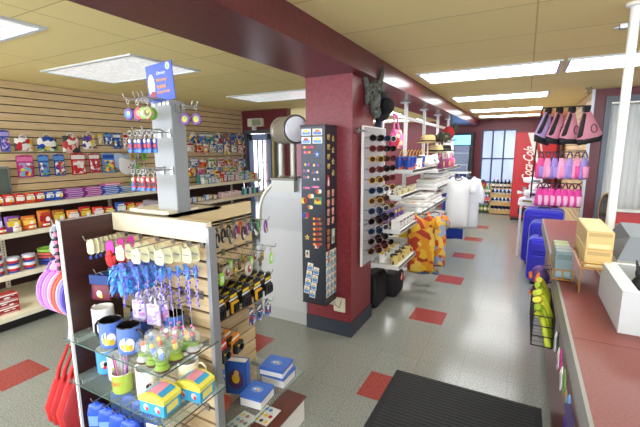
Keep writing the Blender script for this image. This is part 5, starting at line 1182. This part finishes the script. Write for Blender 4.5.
# ================================================================== FAR END
# drinks cooler
t = TH('drinks_cooler', 'black glass door drinks cooler with a lit blue sign at the back', 'cooler', (-1.5, 10.5, 0))
m = MB(); m.bb((-.3, -.0, 0), (.3, .35, 2.03), BLACK); m.bb((-.3, -.04, 1.98), (.3, 0, 2.03), BLACK); m.bb((-.3, -.04, 0), (.3, 0, .16), BLACK); m.bb((-.3, -.04, .16), (-.24, 0, 1.98), BLACK); m.bb((.24, -.04, .16), (.3, 0, 1.98), BLACK); m.build('cabinet', t)
m = MB(); m.bb((-.24, -.045, 1.72), (.24, -.02, 1.96), M((110, 170, 240), .4, 0, 1.6)); m.build('lit_sign', t)
m = MB(); m.bb((-.22, -.012, .2), (.22, -.008, 1.7), M((30, 46, 90), .05)); m.tube([(.2, -.05, .7), (.2, -.05, 1.2)], .012, STEEL, 6); m.build('glass_door', t)
for z in (.5, .85, 1.2, 1.5): m = MB(); m.bb((-.22, -.0125, z), (.22, -.0122, z+.015), M((180, 190, 215))); m.build('inner_shelf', t)
# cola machine
t = TH('soda_vending_machine', 'tall red soda machine with white script beside the back window', 'vending machine', (.13, 9.9, 0)); CRD = M((190, 20, 26), .3)
m = MB(); m.bb((-.36, -.3, .06), (.45, .4, 1.98), M((150, 16, 22), .35)); m.bb((-.34, -.28, 0), (.43, .38, .06), BLACK); m.build('cabinet', t)
m = MB(); m.bb((-.345, -.325, .1), (.435, -.3, 1.95), CRD); m.prism([(-.12, 1.95), (.0, 1.95), (.16, 1.2), (.12, 1.2)], -.33, -.325, M((235, 235, 232))); m.prism([(.06, 1.95), (.12, 1.95), (.2, 1.45), (.18, 1.45)], -.33, -.325, M((205, 200, 196))); m.build('front_panel', t)
m = MB(Matrix.Translation((.02, -.331, .92)) @ Matrix.Rotation(-PI/2, 4, 'Y')); m.text('Coca-Cola', 0, 0, .74, .2, 0, M(WH, .4), .42, .012)
m.tube([(-.02, 0, -.03), (.12, 0, -.05), (.3, 0, -.02), (.5, 0, -.04)], .006, M(WH, .4), 5)
m.build('script_lettering', t)
m = MB(); m.bb((.24, -.345, .8), (.4, -.325, 1.4), M((60, 20, 22), .3)); m.build('selection_panel', t)
m = MB()
for k in range(26): r = random.Random(k+40); q = r.uniform(.05, .12); cx, cz = r.uniform(-.22, .2), r.uniform(.25, .8); m.prism([(cx+q*.5*math.cos(a), cz+q*.35*math.sin(a)) for a in [2*PI*s/6+r.random() for s in range(6)]][::-1], -.3262-.0004*k, -.326, M([(225, 235, 240), (170, 190, 205), (205, 70, 70), (140, 160, 180)][k % 4], .15))
m.build('ice_picture', t)
m = MB(); m.bb((-.2, -.335, .14), (.2, -.325, .3), BLACK); m.build('delivery_slot', t)
# bottle crates
def bottle_proto(c, cap):
    m = MB(); m.lathe((0, 0, 0), [(.001, 0), (.034, 0), (.036, .01), (.036, .12), (.014, .17), (.013, .2)], M(c, .12), 10); m.lathe((0, 0, .2), [(.015, 0), (.015, .02), (.001, .02)], M(cap, .4), 8); m.lathe((0, 0, 0), [(.0366, .04), (.0366, .1)], M((225, 215, 190), .5), 10)
    return m
bp = {}
def bottles(x0, y, z, n, c, cap, cn_, where, group, st=.085):
    for k in range(n):
        lb = 'small %s bottle %s' % (cn_, where)
        if (c, cap) not in bp: bp[(c, cap)] = ONE(bottle_proto(c, cap), 'bottle', lb, 'bottle', (x0+k*st, y, z), 0, group)
        else: clone(bp[(c, cap)], (x0+k*st, y, z), label=lb, group=group)
t = TH('wooden_bottle_rack', 'tan stepped rack of bottles in front of the back window', 'bottle rack', (-.43, 10.5, 0)); WD = M((196, 164, 104), .5)
for k in range(3):
    m = MB(); m.bb((-.27, -.2, .02+k*.2), (.27, .15, .035+k*.2), WD); m.bb((-.27, -.2, .035+k*.2), (.27, -.19, .11+k*.2), WD); m.build('tray', t)
m = MB(); m.bb((-.28, -.2, 0), (-.265, .15, .7), WD); m.bb((.265, -.2, 0), (.28, .15, .7), WD); m.build('side_panel', t)
m = MB(); m.bb((-.27, -.2, .635), (.27, .15, .65), WD); m.build('top_board', t)
for k in range(3): bottles(-.65, 10.4, .036+k*.2, 6, (30, 50, 90) if k < 2 else (60, 30, 36), (200, 60, 60), 'dark blue' if k < 2 else 'dark red', 'on the %s tray of the tan rack' % ['lowest', 'middle', 'upper'][k], 'bottles in the tan rack')
bottles(-.65, 10.42, .651, 6, (24, 22, 24), (150, 30, 30), 'black', 'on top of the tan rack', 'bottles on the tan rack')
t = TH('black_bottle_rack', 'black two tier bottle rack beside the drinks cooler', 'bottle rack', (-.945, 10.55, 0))
for z in (.02, .25, .48): m = MB(); m.bb((-.24, -.16, z), (.24, .16, z+.015), BLACK); m.build('tray', t)
m = MB()
for q in (-.235, .235): m.bb((q-.008, -.16, 0), (q+.008, .16, .52), BLACK)
m.build('side_frame', t)
m = MB(); m.bb((-.24, -.165, .33), (.24, -.16, .4), M((190, 80, 80))); m.build('price_strip', t)
bottles(-1.15, 10.47, .036, 6, (120, 150, 60), (200, 60, 60), 'green', 'on the lowest tray of the black rack', 'bottles in the black rack')
bottles(-1.15, 10.47, .266, 6, (170, 60, 60), (230, 230, 220), 'red', 'on the middle tray of the black rack', 'bottles in the black rack')
bottles(-1.15, 10.47, .496, 6, (90, 140, 60), (235, 210, 60), 'leaf green', 'on the top tray of the black rack', 'bottles in the black rack')
t = TH('plush_pile', 'small red and green gift display standing on the black bottle rack', 'gift display', (-.98, 10.64, .496))
m = MB(); m.rbox((0, 0, .13), (.3, .07, .26), M((170, 40, 50), .6), .03); m.build('red_box', t); m = MB(); m.ell((-.06, -.0, .29), (.06, .03, .05), M((60, 140, 70)), 8, 6); m.ell((.06, -.0, .29), (.05, .03, .05), M((60, 60, 64)), 8, 6); m.build('green_top', t)
m = MB(); m.ell((0, 0, .06), (.12, .06, .06), M((215, 195, 170), .8), 10, 6); m.ell((.06, -.02, .1), (.07, .05, .05), M((235, 225, 210), .8), 10, 6); ONE(m, 'snack_basket', 'pale heap of wrapped snacks on the right of the tan rack', 'snack heap', (-.3, 10.6, .6505))

# ================================================================== RIGHT SIDE: suitcases, bags, white goods
def suitcase(label, loc, rz, w, h, d, c):
    t = TH('suitcase', label, 'suitcase', loc, rz, 'blue wheeled suitcases'); b_ = M(c, .55); k_ = M((24, 24, 60), .6)
    m = MB(); m.rbox((0, 0, h/2+.05), (w, d, h), b_, .06, 4); m.build('shell', t)
    m = MB(); m.rbox((0, -d/2-.012, h*.36+.05), (w*.78, .035, h*.5), M([v*.85 for v in c], .6), .04, 4); m.build('front_pocket', t)
    m = MB(); m.rbox((0, -d/2-.01, h*.8+.05), (w*.78, .025, h*.2), M([v*.9 for v in c], .6), .03, 4); m.build('upper_pocket', t)
    for yy in (-d/2+.02, d/2-.02):
        m = MB(); pts = []
        for cx, cz, a0 in ((w/2-.06, h/2-.06, 0), (-w/2+.06, h/2-.06, PI/2), (-w/2+.06, -h/2+.06, PI), (w/2-.06, -h/2+.06, 1.5*PI)):
            for q in range(5): a = a0+PI/2*q/4; pts.append((cx+.063*math.cos(a), yy, cz+.063*math.sin(a)+h/2+.05))
        m.tube(pts+[pts[0]], .006, M((130, 135, 200), .5), 5, False); m.build('piping', t)
    m = MB(); m.tube([(-.07, -.0, h+.048), (-.06, 0, h+.075), (.06, 0, h+.075), (.07, 0, h+.048)], .01, k_, 6); m.build('top_handle', t)
    for q in (-1, 1): m = MB(); m.lathe((q*(w/2-.07), -d/2+.05, .03), [(.001, -.012), (.03, -.012), (.03, .012), (.001, .012)], BLACK, 12, axis='x'); m.bb((q*(w/2-.07)-.02, -d/2+.03, .03), (q*(w/2-.07)+.02, -d/2+.08, .07), BLACK); m.build('wheel', t)
    for q in (-1, 1): m = MB(); m.bb((q*(w/2-.07)-.02, d/2-.07, 0), (q*(w/2-.07)+.02, d/2-.03, .06), BLACK); m.build('foot', t)
SB = (44, 38, 190)
suitcase('largest blue suitcase standing at the back of the three', (.28, 5.98, 0), -.1, .46, .74, .26, SB)
suitcase('middle blue suitcase with a white tag, second of the three', (.33, 5.5, 0), -.1, .42, .64, .24, (40, 36, 180))
suitcase('smallest blue suitcase, nearest to the red counter', (.28, 5.1, 0), -.1, .34, .52, .2, (50, 44, 200))
m = MB(); m.bb((-.03, -.002, 0), (.03, .0, .03), M((235, 235, 235))); m.rect(-.01, .008, .03, .02, -.0024, M(RD)); o = ONE(m, 'luggage_tag', 'white and red luggage tag on top of the middle suitcase', 'tag', (.3, 5.372, .665), -.1)
# hanging bags
def rarm(y, z, x1, n=1):
    m = MB(); m.tube([(.72, y, z), (x1, y, z), (x1-.01, y, z+.03)], .006, BLACK, 6); m.bb((.712, y-.012, z-.04), (.722, y+.012, z+.02), BLACK)
    o = ST(m, 'wall_right_hook', None); return o
rs = TH('bag_display_bars', 'black display bars holding the hanging bags on the right slat wall', 'display bars', (.72, 5.9, 0))
def rbar(mb, pts, r=.008): mb.tube([(p[0]-.72, p[1]-5.9, p[2]) for p in pts], r, BLACK, 6)
m = MB(); rbar(m, [(.71, 6.25, 2.12), (.66, 5.8, 2.12), (.14, 5.8, 2.12)]); m.build('top_bar', rs)
m = MB(); rbar(m, [(.71, 6.25, 1.56), (.66, 5.85, 1.56), (.15, 5.85, 1.56)]); m.build('middle_bar', rs)
m = MB(); rbar(m, [(.71, 6.25, 1.15), (.64, 5.9, 1.15), (.16, 5.9, 1.15)]); m.build('low_bar', rs)
m = MB(); rbar(m, [(.15, 5.8, 2.12), (.12, 5.82, 1.8), (.1, 5.85, 1.15), (.1, 5.9, .95)], .011); m.build('end_upright', rs)
def sling(label, loc, rz, c, side, w=.3, h=.44):
    t = TH('sling_backpack', label, 'backpack', loc, rz, 'triangular sling backpacks', 0, {.95: .22, .85: .1, .75: 0, .4: -.2}[rz])
    m = MB(); m.puff([(-w*.5, -h*.82), (-w*.42, -h), (w*.42, -h), (w*.5, -h*.82), (w*.14, -h*.12), (-w*.14, -h*.12)], 0, .05, M(c, .7), 4); m.build('body', t)
    m = MB(); m.puff([(-w*.51, -h*.83), (-w*.43, -h*1.01), (w*.43, -h*1.01), (w*.51, -h*.83)], 0, .047, M((26, 22, 28), .7), 3); m.build('bottom_panel', t)
    m = MB(); m.puff([(-w*.5, -h*.8), (-w*.3, -h*.8), (-w*.06, -h*.2), (-w*.16, -h*.15)], -.03, .022, M((30, 26, 32), .7), 2); m.build('mesh_pocket', t)
    m = MB(); m.loop((w*.12, -.052, -h*.62), .035, .006, M((70, 40, 60), .6), 12, sz=1.4); m.build('emblem', t)
    m = MB(); m.rbox((0, 0, -h*.07), (.07, .06, .08), M((20, 20, 22), .6), .02); m.tube([(-.03, 0, -.03), (0, 0, .012), (.03, 0, -.03)], .01, BLACK, 6); m.build('strap', t)
for k, (x, c, lb) in enumerate(((.22, (165, 140, 190), 'lilac and black sling backpack, leftmost of the top row'), (.34, (200, 130, 150), 'rose pink sling backpack, second of the top row'), (.47, (210, 140, 155), 'rose pink sling backpack, third of the top row'), (.61, (205, 135, 150), 'rose pink sling backpack with emblem, rightmost of the top row'))):
    sling(lb, (x, 5.8, 2.112), [.95, .85, .75, .4][k], c, 1, .32, .45)
def gym(label, loc, rz, c, c2, w=.13, h=.34, nm='drawstring_bag', group='pink and lilac bags in the middle row'):
    t = TH(nm, label, 'bag', loc, rz, group)
    m = MB(); m.puff([(-w*.36, -h), (w*.36, -h), (w*.5, -h*.88), (w*.47, -h*.5), (w*.24, -h*.2), (-w*.24, -h*.2), (-w*.42, -h*.5), (-w*.5, -h*.88)], 0, .035, M(c, .65), 3); m.build('body', t)
    m = MB(); m.puff([(-w*.3, -h*.95), (w*.3, -h*.95), (w*.34, -h*.5), (-w*.34, -h*.5)], -.04, .015, M(c2, .65), 2); m.build('pocket', t)
    m = MB(); m.tube([(-w*.3, 0, -h*.2), (-w*.2, 0, -.02), (0, 0, .014), (w*.2, 0, -.02), (w*.3, 0, -h*.2)], .009, M([v*.45 for v in c], .6), 6); m.build('strap', t)
mc_ = [((225, 80, 150), 'hot pink'), ((235, 150, 190), 'pink'), ((150, 130, 205), 'lilac'), ((240, 165, 195), 'pale pink'), ((165, 140, 210), 'lavender'), ((238, 150, 185), 'pink'), ((150, 130, 200), 'violet')]
for k, (c, cn_) in enumerate(mc_): gym('%s bag, %s from the left in the middle row of hanging bags' % (cn_, ORD[k]), (.18+.08*k, 5.85, 1.55), .6, c, mc_[(k+2) % 7][0])
for k in range(7): gym('magenta bag with pale pocket, %s from the left in the low row' % ORD[k], (.2+.072*k, 5.9, 1.14), .6, (215, 60, 150), (240, 190, 215), .13, .3, 'gift_bag', 'magenta bags in the low row')
# white plush heap on low racks
t = TH('white_goods_table', 'low white stand carrying the white soft goods between machine and bags', 'stand', (.17, 6.5, 0))
m = MB(); m.bb((-.22, -.2, .78), (.2, .2, .8), WHITE); m.build('top', t)
for q in (-1, 1): m = MB(); m.bb((q*.18-.015, -.18, 0), (q*.18+.015, -.15, .78), WHITE); m.bb((q*.18-.015, .15, 0), (q*.18+.015, .18, .78), WHITE); m.build('leg', t)
for k, (x, y, z, c, sc, lb) in enumerate(((.1, 6.42, .8005, (236, 234, 238), 1., 'white folded sweater, lowest left in the white heap'), (.29, 6.42, .8005, (228, 200, 120), .8, 'yellowish folded sweater, lowest right in the white heap'), (.14, 6.42, .9, (238, 238, 240), 1., 'white folded sweater with a dark print, middle of the heap'), (.22, 6.45, 1.0, (240, 238, 236), 1., 'white folded sweater with black letters, top of the heap'), (.12, 6.5, 1.1, (236, 236, 240), .8, 'white folded sweater at the very top left of the heap'))):
    t = TH('folded_sweater', lb, 'sweater', (x, y, z), .2*k-.3, 'white soft goods heap')
    m = MB(); m.rbox((0, 0, .048*sc), (.24*sc, .26*sc, .095*sc), M(c, .9), .04*sc, 3); m.build('cloth', t)
    m = MB(); m.rect(-.06*sc, .03*sc, .07*sc, .06*sc, -.131*sc, M([(120, 110, 60), (60, 50, 60), (60, 50, 90), (40, 40, 50), (90, 80, 120)][k])); m.build('print', t)

# ================================================================== COUNTER
KZ = .95
t = TH('sales_counter', 'long red topped sales counter with a grey edge along the right', 'counter', (.5, 1.5, 0))
def kb(mb, a, b, mm): mb.bb((a[0]-.5, a[1]-1.5, a[2]), (b[0]-.5, b[1]-1.5, b[2]), mm)
m = MB(); kb(m, (.19, -.8, KZ-.004), (.9, 4.1, KZ), CTR); kb(m, (.19, 1.505, KZ-.001), (.9, 1.509, KZ+.0004), M((90, 40, 34))); m.build('top', t)
m = MB(); kb(m, (.18, -.8, KZ-.09), (.19, 4.1, KZ), CTRG); kb(m, (.18, 4.1, KZ-.09), (.9, 4.11, KZ), CTRG); kb(m, (.19, -.8, KZ-.04), (.9, 4.1, KZ-.005), CTRG); m.build('edge_band', t)
m = MB(); kb(m, (.23, -.8, .1), (.85, 4.06, KZ-.04), MARO); kb(m, (.26, -.8, 0), (.85, 4.03, .1), BLACK); m.build('cabinet', t)
# white pole
m = MB(); m.lathe((0, 0, 0), [(.05, 0), (.05, .012), (.023, .016), (.023, CH-KZ-.02), (.045, CH-KZ-.015), (.045, CH-KZ-.001)], WHITE, 18)
p = ay(625, 100, 2.7); ONE(m, 'white_pole', 'white round pole rising from the counter to the ceiling', 'pole', (p.x, 2.7, KZ+.0005))
m = MB(); m.rbox((-.0, 0, 0), (.04, .03, .03), STEEL, .008); m.tube([(0, 0, 0), (-.04, 0, -.005)], .008, STEEL, 6); ONE(m, 'pole_clamp', 'small metal clamp on the white pole near the ceiling', 'clamp', (p.x-.045, 2.7, 2.25))
# tiered brass wire rack with boxes
WB = M((176, 128, 60), .35, .6)
t = TH('wire_box_rack', 'brass wire two tier rack holding green and tan boxes on the counter', 'wire rack', (.31, 2.35, KZ+.0005))
m = MB()
def wr(a, b, c_=None): m.tube([a, b]+([c_] if c_ else []), .0035, WB, 5)
X0, X1, Y0, Y1 = -.148, -.065, -.19, .12
for z in (.008, .055):
    for a, b in (((X0, Y0, z), (X1, Y0, z)), ((X1, Y0, z), (X1, Y1, z)), ((X1, Y1, z), (X0, Y1, z)), ((X0, Y1, z), (X0, Y0, z))): wr(a, b)
for x, y in ((X0, Y0), (X1, Y0), (X0, Y1), (X1, Y1), ((X0+X1)/2, Y0)): wr((x, y, .004), (x, y, .055))
m.build('lower_basket', t)
m = MB(); U0, U1, V0, V1 = -.053, .06, -.345, .05
for x in (U0, U1):
    wr((x, V0, .004), (x, V0, .12)); wr((x, V1, .004), (x, V1, .12)); wr((x, V0, .12), (x, V1, .12)); wr((x, V0, .03), (x, V1, .03))
for y in (V0, V1, (V0+V1)/2): wr((U0, y, .12), (U1, y, .12))
wr((U0, V0, .145), (U1, V0, .145)); wr((U0, V0, .12), (U0, V0, .145)); wr((U1, V0, .12), (U1, V0, .145)); m.build('upper_basket', t)
def deck(label, loc, w, d, h, c, c2, group):
    t = TH('card_box', label, 'boxed cards', loc, .0, group)
    m = MB(); m.rbox((0, 0, h/2), (w, d, h), M(c, .4), .003, 1); m.rect(-w*.42, h*.7, w*.42, h*.9, -d/2-.0006, M([v*.85 for v in c])); m.build('carton', t)
    m = MB(); m.rect(-w*.4, h*.08, w*.4, h*.3, -d/2-.0008, M(c2)); m.build('end_label', t); m = MB(); m.add([(-w*.42, -d*.42, h+.0005), (w*.42, -d*.42, h+.0005), (w*.42, d*.42, h+.0005), (-w*.42, d*.42, h+.0005)], [(0, 1, 2, 3)], M(c2)); m.build('printed_label', t)
for k in range(4): deck('%s box, %s from the front in the low wire basket' % (['grey blue', 'grey blue', 'pale green', 'pale green'][k], ORD[k]), (.205, 2.2+.07*k, KZ+.013), .074, .065, .135, [(112, 130, 132), (120, 136, 136), (140, 156, 118), (134, 152, 112)][k], [(140, 158, 158), (148, 162, 160), (176, 190, 140), (170, 184, 134)][k], 'green and grey boxes in the wire rack')
for k in range(6):
    for j in range(2): deck('tan box, %s from the front in the %s layer of the upper wire basket' % (ORD[k], ['lower', 'upper'][j]), (.315, 2.04+.062*k, KZ+.125+j*.084), .1, .059, .083, (198, 164, 100), (224, 196, 136), 'tan boxes in the wire rack')
# white boxy printer base and grey covered terminal
t = TH('cash_drawer_box', 'white open topped box unit on the counter with a dark cavity', 'counter box', (.335, 1.62, KZ+.0005)); WX = M((184, 186, 184), .4)
m = MB(); x1 = .75; y1 = .42
m.bb((0, 0, 0), (x1, .03, .155), WX); m.bb((0, .03, 0), (.05, y1-.03, .155), WX); m.bb((0, y1-.03, 0), (x1, y1, .155), WX); m.bb((x1-.03, .03, 0), (x1, y1-.03, .155), WX); m.bb((.05, .03, 0), (x1-.03, y1-.03, .02), BLACK); m.build('housing', t)
t = TH('black_figurine', 'small black two-eared figure standing in the white box cavity', 'figurine', (.43, 1.84, KZ+.0215))
m = MB(); m.ell((0, 0, .07), (.035, .03, .07), BLACK, 10, 8); m.ell((0, 0, .15), (.02, .02, .03), BLACK, 10, 6); m.build('body', t)
for q in (-1, 1): m = MB(); m.tube([(q*.01, 0, .16), (q*.02, 0, .2)], .008, BLACK, 6, r2=.003); m.build('ear', t)
t = TH('payment_terminal', 'bulky grey and pale till machine with rounded top behind the white box', 'till', (.6, 2.3, KZ+.0005))
P1 = [(-.2, 0), (.35, 0), (.35, .24), (.0, .3), (-.12, .28), (-.22, .17)]
m = MB(); m.prism([(-.18, 0), (.4, 0), (.4, .15), (-.2, .15), (-.22, .09)], -.2, .2, M((190, 194, 192), .4)); m.build('lower_body', t)
m = MB()
a = [(-.2, -.2, .15), (.4, -.2, .15), (.4, .2, .15), (-.2, .2, .15), (-.14, -.08, .24), (.4, -.08, .235), (.4, .16, .26), (-.14, .16, .27)]
m.add(a, [(0, 1, 5, 4), (1, 2, 6, 5), (2, 3, 7, 6), (3, 0, 4, 7), (4, 5, 6, 7), (3, 2, 1, 0)], M((92, 98, 102), .5)); m.build('sloped_hood', t)
m = MB(); m.add([(-.04, -.07, .243), (.36, -.07, .24), (.36, .05, .254), (-.04, .05, .258)], [(0, 1, 2, 3)], M((222, 222, 190), .4)); m.build('keypad', t)
m = MB(); m.bb((-.18, -.206, .03), (.38, -.2, .1), M((206, 208, 206), .4)); m.bb((-.18, -.208, .1), (.38, -.2, .106), DSTEEL); m.build('front_drawer', t)
t = TH('oval_mirror', 'small dark oval mirror with a brass rim beside the white pole', 'mirror', (.475, 2.95, KZ+.0005), -1.25)
TM = Matrix.Translation((0, 0, .26))
m = MB(TM); m.lathe((0, 0, 0), [(.001, 0), (.085, 0), (.085, .008), (.001, .008)], M((80, 74, 70), .08, .8), 20, axis='y', sy=1.25); m.build('glass', t)
m = MB(TM); m.loop((0, .004, 0), .09, .006, BRASS, 22, sz=1.25); m.build('brass_rim', t)
m = MB(); m.tube([(0, .004, .17), (0, .02, .0)], .008, BRASS, 6); m.lathe((0, .02, 0), [(.06, 0), (.05, .012), (.001, .014)], BRASS, 14); m.build('stand', t)

# things hung along the counter front
t = TH('wire_basket', 'black wire basket of bananas hung on the counter front', 'basket', (.138, 2.2, .67)); KW = BLACK
m = MB(); bx0, bx1, by0, by1, bh = -.05, .037, -.22, .22, .15
for z in (0, .05, .1, bh):
    for a, b in (((bx0, by0, z), (bx1, by0, z)), ((bx1, by0, z), (bx1, by1, z)), ((bx1, by1, z), (bx0, by1, z)), ((bx0, by1, z), (bx0, by0, z))): m.tube([a, b], .003, KW, 4)
for k in range(10): y = by0+(by1-by0)*k/9; m.tube([(bx0, y, bh), (bx0, y, 0), (bx1, y, 0), (bx1, y, bh)], .0022, KW, 4)
m.build('wire_frame', t)
m = MB(); m.bb((bx1-.002, by0, 0), (bx1+.004, by1, bh), BLACK); m.build('back_plate', t)
BN = [M((186, 196, 40), .5), M((160, 184, 40), .5), M((214, 206, 60), .5)]
for k in range(14):
    r = random.Random(k+9); cx, cy, cz = .135+r.uniform(-.01, .01), 2.02+k*.026, .75+.03*(k % 4); a0 = r.uniform(-.6, .6)
    m = MB(Matrix.Rotation(a0, 4, 'Z'))
    pts = [(-.03+.012*q, .02*math.sin(q), .06-.028*q+.03*(1-((q-2.5)/2.5)**2)) for q in range(6)]
    m.tube(pts, .016, BN[k % 3], 7); m.tube([pts[-1], (.04, 0, -.1)], .012, M((90, 100, 40)), 5, r2=.003)
    ONE(m, 'banana', 'yellow green banana, %s from the near end of the wire basket' % ORD[k], 'banana', (cx, cy, cz), 0, 'bananas in the wire basket')
for k, (y, z) in enumerate(((2.32, .89), (2.5, .86), (2.42, .77))):
    t = TH('plush_ball', 'purple and orange soft ball, %s from the near end of the counter front' % ORD[k], 'plush ball', (.125, y+.05, z+.0), .3*k, 'purple and orange soft balls')
    m = MB(); m.ell((0, 0, 0), (.042, .05, .05), PR([(90, 60, 130), (70, 50, 110), OR, (150, 60, 120), (90, 60, 130)], 22, .7, k), 14, 9); m.build('ball', t)
    m = MB(); m.ell((-.05, 0, .0), (.012, .014, .014), M(OR), 6, 4); m.tube([(.0, 0, .05), (.08, 0, .06)], .004, M((60, 40, 80)), 4); m.build('nose_and_cord', t)
cdp = [(WH, 'white'), ((40, 36, 36), 'black'), ((230, 225, 220), 'white'), ((200, 40, 130), 'magenta'), (WH, 'white'), ((110, 150, 70), 'green'), ((160, 120, 80), 'brown'), (LB, 'pale blue'), ((225, 222, 215), 'white'), ((90, 70, 60), 'dark brown')]
for k, (c, cn_) in enumerate(cdp):
    y = 1.8-.075*k; m = MB(Matrix.Rotation(PI/4, 4, 'Y')); m.bb((-.033, -.004, -.033), (.033, 0, .033), M(c, .4)); m.rect(-.022, -.02, .024, .014, -.0046, M([v*.6+40 for v in c]))
    m2 = m; m2.bb((.0, -.001, .03), (.004, .0, .05), STEEL)
    ONE(m2, 'magnet_card', '%s diamond hung card, %s from the far end of the counter edge' % (cn_, ORD[k]), 'card', (.172, y, .79+.03*(k % 2)), -R90, 'diamond hung cards on the counter edge')
t = TH('purple_pennant', 'deep purple toothed cloth hung on the near counter edge', 'pennant', (.17, 1.08, .85), -R90)
m = MB(); n = 10; m.prism([(-.16, 0)]+[(-.16+.32*k/n, -.3+(.03 if k % 2 else 0)) for k in range(n+1)]+[(.16, 0)], -.012, .0, M((64, 30, 140), .7)); m.build('cloth', t)
m = MB(); m.bb((-.165, -.016, -.012), (.165, .004, .004), M((40, 20, 90))); m.build('hem_bar', t)
# floor mat
t = TH('floor_mat', 'black ribbed rubber floor mat in front of the counter', 'mat', (-.26, 1.7, .0015))
m = MB(); m.bb((-.46, -.9, 0), (.46, .82, .008), M((30, 31, 32), .8)); m.build('rubber_base', t)
m = MB()
for k in range(56): m.bb((-.42, -.86+.03*k, .008), (.42, -.845+.03*k, .011), M((44, 45, 46), .75))
m.build('ribbed_surface', t)
